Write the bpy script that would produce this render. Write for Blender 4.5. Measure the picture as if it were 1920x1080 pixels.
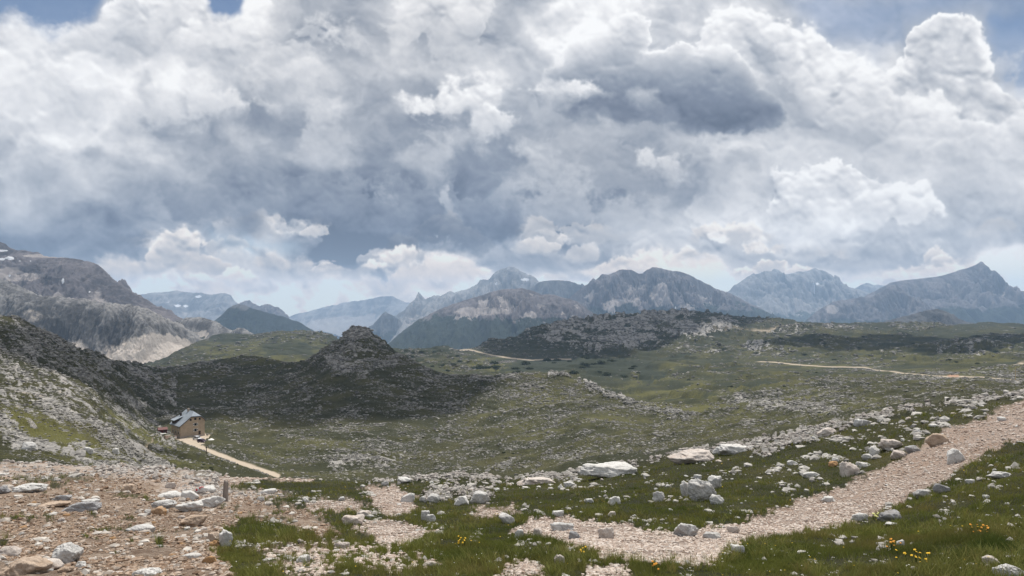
import bpy, math, random
import numpy as np
from mathutils import Vector

sc = bpy.context.scene
COL = sc.collection
for _o in list(bpy.data.objects):
    bpy.data.objects.remove(_o)
R = math.radians

# ---------------------------------------------------------------- camera
F_PX, HORIZON = 1371.0, 575.0            # focal length and eye-level row, in 1920-wide picture units
cam_d = bpy.data.cameras.new('camera'); cam = bpy.data.objects.new('camera', cam_d); COL.objects.link(cam)
cam.location = (0, 0, 0); cam.rotation_euler = (R(90), 0, 0)
cam_d.sensor_width = 36.0; cam_d.lens = 36.0 * F_PX / 1920.0
cam_d.shift_y = (HORIZON - 540.0) / 1920.0
cam_d.clip_start = 0.1; cam_d.clip_end = 90000
sc.camera = cam

# ---------------------------------------------------------------- exposure, sun
sc.view_settings.view_transform = 'Standard'; sc.view_settings.look = 'None'
sc.view_settings.exposure = 0.0; sc.view_settings.gamma = 1.0
SUN_EL, SUN_AZ = 61.0, 14.0              # azimuth clockwise from the view direction
sun_d = bpy.data.lights.new('sun', 'SUN'); sun_d.energy = 5.0; sun_d.angle = R(0.6); sun_d.color = (1.0, .95, .87)
sun = bpy.data.objects.new('sun', sun_d); COL.objects.link(sun)
SUN_DIR = Vector((math.sin(R(SUN_AZ)) * math.cos(R(SUN_EL)), math.cos(R(SUN_AZ)) * math.cos(R(SUN_EL)), math.sin(R(SUN_EL))))
sun.rotation_euler = SUN_DIR.to_track_quat('Z', 'Y').to_euler()
sun.location = SUN_DIR * 5000
sc.cycles.max_bounces = 4; sc.cycles.diffuse_bounces = 2; sc.cycles.glossy_bounces = 2
sc.cycles.volume_bounces = 1; sc.cycles.transparent_max_bounces = 8; sc.cycles.transmission_bounces = 2
# ---------------------------------------------------------------- noise
_rs = np.random.RandomState(7)
_PERM = np.tile(_rs.permutation(256), 2).astype(np.int32)
_ang = _rs.rand(256) * 2 * np.pi
_GX, _GY = np.cos(_ang).astype(np.float32), np.sin(_ang).astype(np.float32)

def perlin(x, y, seed=0):
    x = np.asarray(x, np.float64) + seed * 17.137; y = np.asarray(y, np.float64) + seed * 31.713
    xf, yf = np.floor(x), np.floor(y)
    xi, yi = xf.astype(np.int64) & 255, yf.astype(np.int64) & 255
    fx, fy = (x - xf).astype(np.float32), (y - yf).astype(np.float32)
    u = fx * fx * fx * (fx * (fx * 6 - 15) + 10); v = fy * fy * fy * (fy * (fy * 6 - 15) + 10)
    xi1, yi1 = (xi + 1) & 255, (yi + 1) & 255
    def g(ix, iy, dx, dy):
        h = _PERM[_PERM[ix] + iy]
        return _GX[h] * dx + _GY[h] * dy
    a = g(xi, yi, fx, fy); b = g(xi1, yi, fx - 1, fy)
    c = g(xi, yi1, fx, fy - 1); d = g(xi1, yi1, fx - 1, fy - 1)
    return 1.5 * ((a + (b - a) * u) * (1 - v) + (c + (d - c) * u) * v)

def fbm(x, y, oct=5, gain=0.5, lac=2.03, seed=0):
    s = 0.0; a = 1.0; n = 0.0
    for k in range(oct):
        s = s + a * perlin(x, y, seed + k * 3); n += a
        x = x * lac; y = y * lac; a *= gain
    return s / n

def billow(x, y, oct=5, gain=0.5, lac=2.03, seed=0):      # puffy, in 0..1
    s = 0.0; a = 1.0; n = 0.0
    for k in range(oct):
        s = s + a * (1 - np.abs(perlin(x, y, seed + k * 5))); n += a
        x = x * lac; y = y * lac; a *= gain
    return s / n

def ridged(x, y, oct=5, gain=0.5, lac=2.03, seed=0):      # sharp crests, in 0..1
    s = 0.0; a = 1.0; n = 0.0; w = 1.0
    for k in range(oct):
        r = 1 - np.abs(perlin(x, y, seed + k * 7)); r = r * r * w
        w = np.clip(r * 1.6, 0, 1)
        s = s + a * r; n += a
        x = x * lac; y = y * lac; a *= gain
    return s / n

def sstep(a, b, x):
    t = np.clip((x - a) / (b - a), 0, 1)
    return t * t * (3 - 2 * t)

def poly_sd(px, py, pts):                                  # signed distance, positive inside
    px = np.asarray(px, np.float32); py = np.asarray(py, np.float32)
    d2 = np.full(px.shape, 1e12, np.float32); ins = np.zeros(px.shape, bool)
    n = len(pts)
    for i in range(n):
        ax, ay = pts[i]; bx, by = pts[(i + 1) % n]
        ex, ey = bx - ax, by - ay
        wx, wy = px - ax, py - ay
        t = np.clip((wx * ex + wy * ey) / (ex * ex + ey * ey + 1e-9), 0, 1)
        d2 = np.minimum(d2, (wx - ex * t) ** 2 + (wy - ey * t) ** 2)
        if ay != by:
            c = ((ay > py) != (by > py)) & (px < (bx - ax) * (py - ay) / (by - ay) + ax)
            ins ^= c
    d = np.sqrt(d2)
    return np.where(ins, d, -d)

def line_d(px, py, pts):                                   # distance to an open polyline
    d2 = np.full(np.shape(px), 1e12, np.float32)
    for (ax, ay), (bx, by) in zip(pts[:-1], pts[1:]):
        ex, ey = bx - ax, by - ay
        wx, wy = px - ax, py - ay
        t = np.clip((wx * ex + wy * ey) / (ex * ex + ey * ey + 1e-9), 0, 1)
        d2 = np.minimum(d2, (wx - ex * t) ** 2 + (wy - ey * t) ** 2)
    return np.sqrt(d2)

def pchip(xk, yk, x):                                      # monotone cubic; xk 1-D, yk (n,...) -> (len(x),...)
    xk = np.asarray(xk, float); yk = np.asarray(yk, float)
    h = np.diff(xk); sh = (len(h),) + (1,) * (yk.ndim - 1)
    hh = h.reshape(sh)
    dl = np.diff(yk, axis=0) / hh
    m = np.zeros_like(yk)
    if len(xk) > 2:
        w1 = 2 * hh[1:] + hh[:-1]; w2 = hh[1:] + 2 * hh[:-1]
        same = dl[:-1] * dl[1:] > 0
        den = w1 / np.where(same, dl[:-1], 1) + w2 / np.where(same, dl[1:], 1)
        m[1:-1] = np.where(same, (w1 + w2) / np.where(same, den, 1), 0)
    m[0] = dl[0]; m[-1] = dl[-1]
    x = np.clip(np.asarray(x, float), xk[0], xk[-1])
    i = np.clip(np.searchsorted(xk, x, side='right') - 1, 0, len(h) - 1)
    s2 = (len(x),) + (1,) * (yk.ndim - 1)
    t = ((x - xk[i]) / h[i]).reshape(s2); hi = h[i].reshape(s2)
    return ((2 * t ** 3 - 3 * t ** 2 + 1) * yk[i] + (t ** 3 - 2 * t ** 2 + t) * hi * m[i]
            + (-2 * t ** 3 + 3 * t ** 2) * yk[i + 1] + (t ** 3 - t ** 2) * hi * m[i + 1])
# ---------------------------------------------------------------- clouds of the sky dome
# The sky is a map over compass bearing (-45..45 degrees, mirrored round the horizon) and tangent of elevation.
SKY_W, SKY_H = 1700, 620
SKY_V0, SKY_V1 = -0.06, 0.56
_LUM_X = [0, 160, 320, 480, 640, 800, 960, 1120, 1280, 1440, 1600, 1760, 1920]
_LUM = [
    [205, 200, 225, 222, 180, 222, 200, 232, 205, 206, 196, 190, 182],
    [215, 206, 226, 208, 170, 198, 202, 228, 214, 215, 202, 196, 178],
    [236, 222, 226, 196, 196, 200, 204, 215, 215, 210, 230, 205, 190],
    [236, 236, 210, 190, 184, 184, 200, 215, 195, 196, 226, 210, 228],
    [216, 220, 186, 178, 188, 174, 186, 190, 186, 192, 200, 226, 226],
    [202, 200, 192, 178, 170, 164, 164, 178, 186, 212, 226, 222, 220],
    [186, 192, 172, 150, 138, 146, 158, 164, 176, 214, 224, 216, 194],
    [180, 166, 172, 168, 128, 140, 152, 176, 204, 212, 216, 192, 192],
    [160, 148, 196, 200, 150, 164, 168, 186, 202, 196, 182, 192, 218],
    [190, 196, 202, 198, 194, 204, 212, 212, 214, 210, 206, 214, 220],
    [196, 198, 200, 198, 198, 204, 212, 212, 214, 212, 210, 214, 220]]

def cloud_tint(L):                                         # cloud brightness (0-255) -> sRGB of a cloud that thick
    k = [100, 130, 150, 180, 210, 235, 252]
    r = np.interp(L, k, [96, 124, 144, 177, 209, 236, 254])
    g = np.interp(L, k, [106, 133, 152, 182, 211, 236, 254])
    b = np.interp(L, k, [124, 150, 166, 191, 216, 238, 254])
    return np.stack([r, g, b], -1) / 255.0

# outline in picture degrees, edge wobble, edge softness, light rim (width, brightness), top and base brightness, opacity
CLOUDS = [
 # pale far cumulus and low bands
 dict(p=[(1180,470),(1230,440),(1300,425),(1390,430),(1470,470),(1560,445),(1640,440),(1700,470),(1660,500),(1500,515),(1330,510),(1200,500)], w=14, s=10, rim=(9,216), top=200, base=182, o=.8),
 dict(p=[(900,470),(960,440),(1020,470),(1060,470),(1100,490),(1020,505),(930,500)], w=14, s=14, rim=(8,188), top=176, base=164, o=.8),
 dict(p=[(1830,480),(1870,462),(1930,452),(2100,450),(2100,560),(1880,560),(1840,520)], w=12, s=8, rim=(14,238), top=224, base=206, o=.8),
 # towering cumulus at the right
 dict(p=[(1600,330),(1620,240),(1650,180),(1690,110),(1695,68),(1722,48),(1760,30),(1800,28),(1840,45),(1856,85),(1858,120),(1880,170),(1920,190),(2060,260),(2060,420),(1700,420)], w=9, s=3, rim=(13,250), top=206, base=214, o=1, b=1.7),
 dict(p=[(1290,400),(1300,150),(1300,70),(1320,45),(1360,28),(1420,26),(1480,32),(1530,52),(1560,80),(1590,110),(1640,130),(1690,170),(1760,178),(1830,230),(1900,215),(2060,260),(2060,420),(1600,400)], w=16, s=7, rim=(26,246), top=224, base=216, o=1, b=1.4),
 dict(p=[(1370,90),(1410,60),(1440,78),(1465,120),(1500,165),(1560,215),(1650,235),(1690,265),(1640,280),(1540,272),(1470,250),(1420,190)], w=20, s=26, rim=(8,200), top=186, base=170, o=.85),
 dict(p=[(1700,390),(1780,350),(1860,355),(1930,330),(2060,340),(2060,470),(1900,480),(1800,475),(1710,440)], w=22, s=22, rim=(10,206), top=196, base=184, o=.85),
 # bright heads in the lower right
 dict(p=[(1420,470),(1425,360),(1440,322),(1470,310),(1490,325),(1520,318),(1545,315),(1590,312),(1650,330),(1680,350),(1740,345),(1775,380),(1770,400),(1735,395),(1725,430),(1640,415),(1580,410),(1570,450),(1480,470)], w=13, s=4, rim=(22,248), top=228, base=208, o=1, b=1.8),
 dict(p=[(1570,410),(1600,375),(1640,355),(1690,360),(1735,395),(1740,412),(1690,420),(1620,428)], w=11, s=4, rim=(14,246), top=230, base=208, o=1, b=1.6),
 dict(p=[(1480,520),(1500,460),(1570,440),(1660,430),(1730,450),(1800,470),(1770,490),(1640,500),(1540,522)], w=18, s=20, rim=(6,196), top=186, base=176, o=.85),
 dict(p=[(1325,440),(1345,432),(1368,448),(1362,458),(1330,455)], w=7, s=4, rim=(9,240), top=232, base=222, o=.9),
 # mid grey deck with torn white pieces
 dict(p=[(960,300),(1000,262),(1120,252),(1280,262),(1420,285),(1440,300),(1380,330),(1320,370),(1250,392),(1190,375),(1130,350),(1050,345),(960,345)], w=26, s=22, rim=(10,190), top=176, base=158, o=.85),
 dict(p=[(1180,275),(1215,262),(1240,290),(1272,300),(1285,318),(1250,328),(1205,305)], w=18, s=18, rim=(10,232), top=226, base=206, o=.85),
 dict(p=[(980,400),(1000,345),(1080,340),(1150,380),(1240,420),(1260,450),(1180,440),(1100,435),(1010,450)], w=26, s=24, rim=(10,212), top=196, base=180, o=.7),
 # the big cloud with the dark base
 dict(p=[(975,165),(1005,155),(1025,130),(1060,118),(1062,75),(1100,70),(1140,45),(1200,20),(1225,45),(1228,85),(1260,78),(1290,75),(1300,90),(1380,95),(1385,108),(1412,118),(1420,150),(1440,175),(1470,195),(1480,225),(1455,242),(1400,258),(1300,255),(1200,245),(1080,232),(1010,205)], w=12, s=5, rim=(22,253), top=220, base=100, o=1, b=.9, g=1.0, bs=2.6, um=.45),
 dict(p=[(975,165),(1020,152),(1070,150),(1115,148),(1130,175),(1100,188),(1030,190)], w=12, s=13, rim=(14,252), top=244, base=222, o=.85, bs=2),
 dict(p=[(1182,172),(1200,165),(1232,172),(1225,182),(1195,190)], w=10, s=11, rim=(8,216), top=206, base=190, o=.7),
 # bright torn cumulus left of it
 dict(p=[(785,190),(815,165),(850,152),(890,150),(935,165),(960,180),(970,215),(950,255),(915,262),(870,245),(835,222),(800,212)], w=24, s=20, rim=(20,250), top=240, base=214, o=.9, b=1.5, bs=1.5),
 # top left bright heads
 dict(p=[(-200,60),(-50,50),(60,52),(110,85),(150,120),(230,150),(330,180),(360,215),(280,235),(150,240),(40,225),(-200,230)], w=26, s=24, rim=(16,238), top=236, base=218, o=.7),
 dict(p=[(125,85),(140,55),(170,45),(195,15),(225,-15),(330,-30),(380,0),(398,34),(440,35),(462,70),(440,95),(380,112),(300,125),(220,125),(150,110)], w=16, s=10, rim=(18,244), top=226, base=206, o=.9, b=1.4),
 dict(p=[(340,75),(345,50),(372,30),(400,40),(430,34),(460,62),(462,82),(420,95),(370,90)], w=12, s=8, rim=(12,246), top=240, base=222, o=.9),
 dict(p=[(605,75),(625,52),(665,45),(685,62),(680,85),(640,90)], w=16, s=14, rim=(10,226), top=222, base=210, o=.8),
 dict(p=[(560,130),(575,118),(598,128),(598,158),(575,160)], w=14, s=12, rim=(8,224), top=220, base=206, o=.8),
 dict(p=[(730,50),(755,15),(760,-30),(905,-30),(920,25),(918,95),(890,125),(840,120),(800,125),(780,85),(745,70)], w=16, s=10, rim=(14,240), top=224, base=210, o=.75, b=1.3),
 dict(p=[(335,170),(370,165),(400,178),(450,172),(482,195),(478,222),(440,205),(380,214),(345,200)], w=14, s=12, rim=(10,236), top=228, base=206, o=.85),
 dict(p=[(565,230),(590,205),(620,197),(635,205),(640,235),(655,258),(640,290),(655,330),(600,320),(560,290)], w=16, s=18, rim=(8,214), top=208, base=190, o=.75),
 dict(p=[(755,290),(790,285),(832,290),(830,320),(800,335),(770,320)], w=18, s=14, rim=(6,192), top=188, base=178, o=.7),
 # the dark rain-grey base band
 dict(p=[(-200,380),(0,420),(60,430),(160,420),(260,415),(285,430),(285,470),(255,490),(190,492),(60,478),(-200,480)], w=18, s=22, rim=(4,152), top=158, base=134, o=.88, bs=.2),
 dict(p=[(280,345),(400,330),(520,315),(640,335),(700,350),(780,340),(850,330),(900,360),(960,380),(980,440),(900,462),(800,468),(720,476),(650,470),(620,440),(560,415),(520,385),(470,375),(420,395),(360,400),(300,390)], w=24, s=11, rim=(5,152), top=150, base=126, o=.88, g=1.0, bs=.1),
 dict(p=[(430,390),(480,392),(500,410),(470,440),(450,440)], w=16, s=16, rim=(4,142), top=138, base=126, o=.85, bs=.2),
 dict(p=[(690,360),(720,355),(745,365),(735,376),(700,376)], w=12, s=10, rim=(6,186), top=180, base=168, o=.8),
 dict(p=[(820,370),(838,352),(845,380),(858,402),(835,402)], w=12, s=10, rim=(6,196), top=186, base=172, o=.8),
 # warm heads low in the west
 dict(p=[(270,480),(300,440),(325,422),(345,420),(370,442),(390,462),(385,470),(415,490),(438,508),(430,518),(350,520),(280,505)], w=10, s=5, rim=(12,222), top=206, base=182, o=.95, b=1.3, warm=1),
 dict(p=[(180,500),(240,488),(300,495),(330,510),(300,520),(200,520)], w=10, s=8, rim=(8,206), top=196, base=186, o=.8, warm=1),
 dict(p=[(360,540),(380,522),(415,528),(430,545),(400,552)], w=8, s=6, rim=(8,212), top=202, base=192, o=.8, warm=1),
 dict(p=[(465,490),(500,472),(545,480),(600,478),(660,490),(600,510),(500,512)], w=12, s=10, rim=(8,208), top=200, base=186, o=.8, warm=1),
 dict(p=[(655,540),(700,522),(760,500),(800,485),(850,480),(900,500),(945,508),(890,530),(800,538),(720,548)], w=12, s=8, rim=(10,224), top=208, base=190, o=.85, warm=1),
 dict(p=[(1080,505),(1130,485),(1200,480),(1240,470),(1280,488),(1330,480),(1350,500),(1330,530),(1240,520),(1120,520)], w=10, s=8, rim=(10,228), top=218, base=206, o=.8, warm=1),
 dict(p=[(1590,530),(1660,505),(1720,490),(1780,485),(1830,490),(1840,520),(1700,530)], w=10, s=10, rim=(10,226), top=218, base=208, o=.8, warm=1),
]
def _heap(cx, cy, w, h, rs):
    pts = []
    for k in range(14):
        a = k * math.tau / 14; r = rs.uniform(.8, 1.12)
        pts.append((cx + w * .5 * r * math.cos(a), cy - (h * .75 * r * math.sin(a) if math.sin(a) > 0 else h * .25 * math.sin(a))))
    return pts
_rc = np.random.RandomState(41)
_far = []
for _k in range(46):                                       # rows of small far heaps, smaller towards the horizon
    _y = _rc.uniform(430, 545); _q = (560 - _y) / 120; _x = _rc.uniform(180, 1920); _w = _rc.uniform(50, 130) * (.55 + .6 * _q)
    _b = _rc.uniform(-10, 14)
    _far.append((_y, dict(p=_heap(_x, _y, _w, _w * _rc.uniform(.28, .5), _rc), w=6 + 5 * _q, s=3.5, rim=(6 + 4 * _q, 228 + _b), top=206 + _b, base=178 + _b, o=_rc.uniform(.45, .85), b=1.1, bs=3.0, warm=1)))
_mid = []
for _k in range(34):                                       # torn scraps over the grey deck
    _x = _rc.uniform(-100, 2000); _y = _rc.uniform(60, 400); _w = _rc.uniform(30, 150); _u = _rc.rand() < .6
    _t = (_rc.uniform(214, 240) if _u else _rc.uniform(150, 172)) - .06 * _y * _u
    _mid.append(dict(p=_heap(_x, _y, _w, _w * _rc.uniform(.35, .7), _rc), w=_w * .22, s=_w * .13, rim=(8, _t + 8), top=_t, base=_t - 18, o=_rc.uniform(.25, .55), b=1.2, bs=1.5))
CLOUDS = _mid[:20] + CLOUDS[:3] + [c for _, c in sorted(_far, key=lambda t: t[0])][:20] + CLOUDS[3:] + [c for _, c in sorted(_far, key=lambda t: t[0])][20:] + _mid[20:24]
CLEAR = [  # windows of open sky: outline, softness, how clear
 ([(-200,-60),(195,-60),(200,10),(170,45),(140,52),(100,68),(60,55),(0,38),(-200,20)], 16, .9),
 ([(378,-30),(450,-30),(445,25),(420,34),(398,32)], 8, .95),
 ([(1860,30),(2100,0),(2100,190),(1930,185),(1885,165),(1862,120)], 24, .6),
 ([(1455,300),(1500,296),(1535,305),(1530,318),(1500,322),(1470,316)], 10, .6),
 ([(1480,0),(2100,-60),(2100,70),(1880,60),(1850,20),(1700,50),(1640,100),(1560,80)], 45, .6),
 ([(390,430),(470,445),(540,450),(560,465),(450,475),(400,462)], 22, .45),
]

def puffs(x, y, seed):                                     # rounded heads: height of packed spheres, 0..1
    xi, yi = np.floor(x).astype(np.int64), np.floor(y).astype(np.int64)
    best = np.zeros(x.shape, np.float32)
    for dy in (-1, 0, 1):
        for dx in (-1, 0, 1):
            cx, cy = xi + dx, yi + dy
            h = _PERM[_PERM[(cx + seed * 13) & 255] + (cy & 255)]
            h2 = _PERM[(h + 91 + seed) & 255]; h3 = _PERM[(h2 + 57) & 255]
            r = .55 + .45 * h3 / 255.0
            d2 = ((x - cx - h / 255.0) ** 2 + (y - cy - h2 / 255.0) ** 2) / (r * r)
            best = np.maximum(best, np.sqrt(np.clip(1 - d2, 0, 1)) * r)
    return best

def smear(a, n):                                           # box blur, n pixels each way
    for ax in (0, 1):
        p = np.concatenate([np.repeat(a.take([0], ax), n, ax), a, np.repeat(a.take([-1], ax), n + 1, ax)], ax)
        c = np.cumsum(p, ax, dtype=np.float64)
        m = a.shape[ax]
        a = (c.take(range(2 * n, 2 * n + m), ax) - (c.take(range(-1, m - 1), ax) if False else np.concatenate([np.zeros_like(c.take([0], ax)), c.take(range(0, m - 1), ax)], ax))) / (2 * n + 1)
    return a.astype(np.float32)

def build_sky():
    f = F_PX
    az = (np.arange(SKY_W) + .5) / SKY_W * math.radians(90) - math.radians(45)
    t = (np.arange(SKY_H) + .5) / SKY_H * (SKY_V1 - SKY_V0) + SKY_V0
    A, T = np.meshgrid(az, t)
    X = 960 + f * np.tan(A); Y = HORIZON - f * T / np.cos(A)
    X = X.astype(np.float32); Y = Y.astype(np.float32)
    near = np.clip((HORIZON - Y) / 420.0, 0.3, 1.0)
    w1x = fbm(X / 150, Y / 120, 5, .5, seed=1); w1y = fbm(X / 150, Y / 120, 5, .5, seed=2)
    w2x = fbm(X / 42, Y / 36, 4, .55, seed=5); w2y = fbm(X / 42, Y / 36, 4, .55, seed=6)
    f1 = fbm(X / 120 + .5 * w1x, Y / 85 + .5 * w1y, 6, .5, seed=11)
    f2 = fbm(X / 40 + .8 * w1x, Y / 34 + .8 * w1y, 5, .55, seed=12)
    f3 = fbm(X / 13 + .6 * w2x, Y / 12 + .6 * w2y, 4, .6, seed=13); f3 = f3 / f3.std()
    f1 = (f1 - f1.mean()) / f1.std(); f2 = (f2 - f2.mean()) / f2.std()
    xw, yw = X + 22 * w2x + 20 * w1x, Y + 22 * w2y + 20 * w1y
    ph = .62 * puffs(xw / 62, yw / 52, 3) + .30 * puffs(xw / 27, yw / 24, 4) + .15 * puffs(xw / 12, yw / 11, 5)
    phs = smear(ph, 2)
    gy, gx = np.gradient(phs)
    lit = smear(gy * 1.0 + gx * .25, 1)                     # rows run upwards: sunward faces have falling height above
    lit = -lit / lit.std()
    pf = (phs - phs.mean()) / phs.std()
    gxx = np.clip(X + 60 * near * w1x + 14 * w2x, -150, 2070); gyy = np.clip(Y + 48 * near * w1y + 12 * w2y, 0, 599)
    lum = np.array(_LUM, float); lum = 184 + (lum - 188) * 1.42
    fy = gyy / 60; i = np.clip(np.floor(fy).astype(int), 0, 9); ty = fy - i; ty = ty * ty * (3 - 2 * ty)
    fx = np.clip(gxx / 160, 0, 12); j = np.clip(np.floor(fx).astype(int), 0, 11); tx = fx - j; tx = tx * tx * (3 - 2 * tx)
    L = (lum[i, j] * (1 - tx) + lum[i, j + 1] * tx) * (1 - ty) + (lum[i + 1, j] * (1 - tx) + lum[i + 1, j + 1] * tx) * ty
    L = L + 20 * sstep(330, 520, Y)
    bright = np.clip((L - 150) / 80, .25, 1)
    L = L + 10.5 * f1 + 2.4 * f2 + .6 * f3 + bright * (4.2 * lit + 2.8 * pf)
    warm = np.zeros_like(L); cover = np.ones_like(L)
    for pts, soft, amt in CLEAR:
        d = poly_sd(X, Y, pts) - pf * 5 + f1 * 4 + 10 * w1x
        cover *= 1 - amt * sstep(-soft, soft, d)
    for k, c in enumerate(CLOUDS):
        p = c['p']; w = c['w'] * 1.0; b = c.get('b', .8)
        xs = [q[0] for q in p]; ys = [q[1] for q in p]
        m = 110
        sel = (X > min(xs) - m) & (X < max(xs) + m) & (Y > min(ys) - m) & (Y < max(ys) + m)
        x, y = X[sel], Y[sel]; a1, a2, a3, al_ = f1[sel], f2[sel], pf[sel], lit[sel]
        d = poly_sd(x + w * 1.3 * w1x[sel] + w * .7 * w2x[sel], y + w * 1.3 * w1y[sel] + w * .7 * w2y[sel], p)
        v0 = np.clip((y - min(ys)) / (max(ys) - min(ys)), 0, 1)
        soft = c['s'] * (.95 + .4 * np.clip(a1, -1.5, 1.5)) * (1 + c.get('bs', 1.0) * v0 ** 2)
        d = d + w * .28 * a1 + w * .36 * min(b, 1.3) * a3 + w * .14 * a2 + w * .13 * f3[sel]
        body_low = 16 * sstep(330, 520, y)
        al = c['o'] * sstep(-soft, soft * 1.2, d)
        rw, rb = c['rim']
        rw = rw * (1 + .35 * np.clip(a1 + .5 * a2, -1.6, 1.8))
        v = np.clip((y + 12 * a1 + 6 * a2 - min(ys)) / (max(ys) - min(ys)), 0, 1) ** c.get('g', 1.0)
        v = v * v * (3 - 2 * v)
        body = c['top'] + (c['base'] - c['top']) * v
        up = np.clip(1.15 - v * 1.1, c.get('um', .12), 1)                # the sun is above: rims fade towards the base
        k_r = np.exp(-np.clip(d - c['s'] * .3, 0, None) / rw) * up
        body = body + (rb - body) * k_r
        body = body + body_low + 6.5 * a1 + 2.6 * a2 + 1.2 * f3[sel] + b * (5.8 * al_ + 3.2 * a3) * (.15 + .85 * up)
        L[sel] = L[sel] * (1 - al) + body * al
        cover[sel] = 1 - (1 - cover[sel]) * (1 - al)
        if c.get('warm'):
            warm[sel] = np.maximum(warm[sel], al * np.clip((body - 175) / 45, 0, 1))
    L = L + .20 * (L - smear(L.astype(np.float32), 28)) 
    lowz = sstep(360, 500, Y); L = L + lowz * .75 * (L - 205)
    L = np.clip(L, 100, 254)
    rgb = cloud_tint(L)
    low = sstep(430, 560, Y)[..., None]
    rgb = rgb * (1 - .5 * low * np.array([-.15, -.02, .12]))
    rgb = rgb * (1 - warm[..., None] * np.array([-.02, .015, .05]))
    rgb = np.clip(rgb, 0, 1)
    lin = np.where(rgb <= .04045, rgb / 12.92, ((rgb + .055) / 1.055) ** 2.4)
    return np.concatenate([lin, cover[..., None]], -1).astype(np.float32)
# ---------------------------------------------------------------- world: daylight sky with the clouds over it
world = bpy.data.worlds.new('World'); sc.world = world; world.use_nodes = True
def build_world():
    im = build_sky()
    img = bpy.data.images.new('cloud_map', SKY_W, SKY_H, alpha=True, float_buffer=True)
    img.colorspace_settings.name = 'Non-Color'; img.alpha_mode = 'CHANNEL_PACKED'
    img.pixels.foreach_set(np.ascontiguousarray(im).ravel()); img.update(); img.pack()
    nt = world.node_tree; nt.nodes.clear(); N = nt.nodes.new; L = nt.links.new
    out = N('ShaderNodeOutputWorld'); bg = N('ShaderNodeBackground')
    sky = N('ShaderNodeTexSky'); sky.sky_type = 'NISHITA'; sky.sun_disc = False
    sky.sun_elevation = R(SUN_EL); sky.sun_rotation = R(SUN_AZ); sky.altitude = 2000; sky.air_density = 1.0; sky.dust_density = .6
    tc = N('ShaderNodeTexCoord'); sp = N('ShaderNodeSeparateXYZ'); L(tc.outputs['Generated'], sp.inputs[0])
    def M(op, a, b=None, c=None):
        n = N('ShaderNodeMath'); n.operation = op
        for k, v in enumerate((a, b, c)):
            if v is None: continue
            if isinstance(v, (int, float)): n.inputs[k].default_value = v
            else: L(v, n.inputs[k])
        return n.outputs[0]
    az = M('ARCTAN2', sp.outputs['X'], sp.outputs['Y'])
    hyp = M('SQRT', M('MULTIPLY_ADD', sp.outputs['X'], sp.outputs['X'], M('MULTIPLY', sp.outputs['Y'], sp.outputs['Y'])))
    tan = M('DIVIDE', sp.outputs['Z'], M('MAXIMUM', hyp, .02))
    u = M('MULTIPLY_ADD', az, 1 / R(90), .5)
    v = M('MULTIPLY_ADD', M('MAXIMUM', tan, SKY_V0 + .002), 1 / (SKY_V1 - SKY_V0), -SKY_V0 / (SKY_V1 - SKY_V0))
    cb = N('ShaderNodeCombineXYZ'); L(u, cb.inputs[0]); L(v, cb.inputs[1])
    tx = N('ShaderNodeTexImage'); tx.image = img; tx.extension = 'MIRROR'; tx.interpolation = 'Cubic'; L(cb.outputs[0], tx.inputs[0])
    SKY_STRENGTH = .085
    mul = N('ShaderNodeVectorMath'); mul.operation = 'SCALE'; mul.inputs['Scale'].default_value = 1 / SKY_STRENGTH
    L(tx.outputs['Color'], mul.inputs[0])
    mx = N('ShaderNodeMix'); mx.data_type = 'RGBA'
    L(tx.outputs['Alpha'], mx.inputs['Factor']); L(sky.outputs[0], mx.inputs['A']); L(mul.outputs[0], mx.inputs['B'])
    L(mx.outputs['Result'], bg.inputs['Color']); bg.inputs['Strength'].default_value = SKY_STRENGTH
    L(bg.outputs[0], out.inputs['Surface'])
    world.cycles.sampling_method = 'MANUAL'; world.cycles.sample_map_resolution = 512
build_world()
# ---------------------------------------------------------------- helpers
def tag(o, label=None, cat=None, group=None, kind=None):
    if label: o['label'] = label
    if cat: o['category'] = cat
    if group: o['group'] = group
    if kind: o['kind'] = kind
    return o

def mesh_np(name, V, Fc, mat=None, smooth=True, attrs=None, mats=None, mat_idx=None):
    """V (n,3), Fc: (m,k) array of faces with k corners, or a list of such arrays"""
    me = bpy.data.meshes.new(name)
    V = np.ascontiguousarray(V, np.float32)
    groups = Fc if isinstance(Fc, list) else [Fc]
    groups = [np.asarray(g, np.int32) for g in groups if len(g)]
    idx = np.concatenate([g.ravel() for g in groups]); tot = np.concatenate([np.full(len(g), g.shape[1], np.int32) for g in groups])
    me.vertices.add(len(V)); me.vertices.foreach_set('co', V.ravel())
    me.loops.add(len(idx)); me.loops.foreach_set('vertex_index', idx)
    st = np.zeros(len(tot), np.int32); st[1:] = np.cumsum(tot)[:-1]
    me.polygons.add(len(tot)); me.polygons.foreach_set('loop_start', st)
    me.polygons.foreach_set('use_smooth', np.full(len(tot), smooth, bool))
    for m in ([mat] if mat else []) + (mats or []): me.materials.append(m)
    if mat_idx is not None: me.polygons.foreach_set('material_index', np.asarray(mat_idx, np.int32))
    for k, a in (attrs or {}).items():
        at = me.attributes.new(k, 'FLOAT', 'POINT'); at.data.foreach_set('value', np.ascontiguousarray(a, np.float32).ravel())
    me.update(calc_edges=True); me.validate()
    return me

def link(name, me, parent=None, loc=None, rotz=None):
    o = bpy.data.objects.new(name, me); COL.objects.link(o)
    if parent: o.parent = parent
    if loc is not None: o.location = loc
    if rotz is not None: o.rotation_euler = (0, 0, rotz)
    return o

def empty(name, loc, rotz=0.0):
    o = bpy.data.objects.new(name, None); COL.objects.link(o); o.location = loc; o.rotation_euler = (0, 0, rotz)
    o.empty_display_size = .2
    return o

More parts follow.
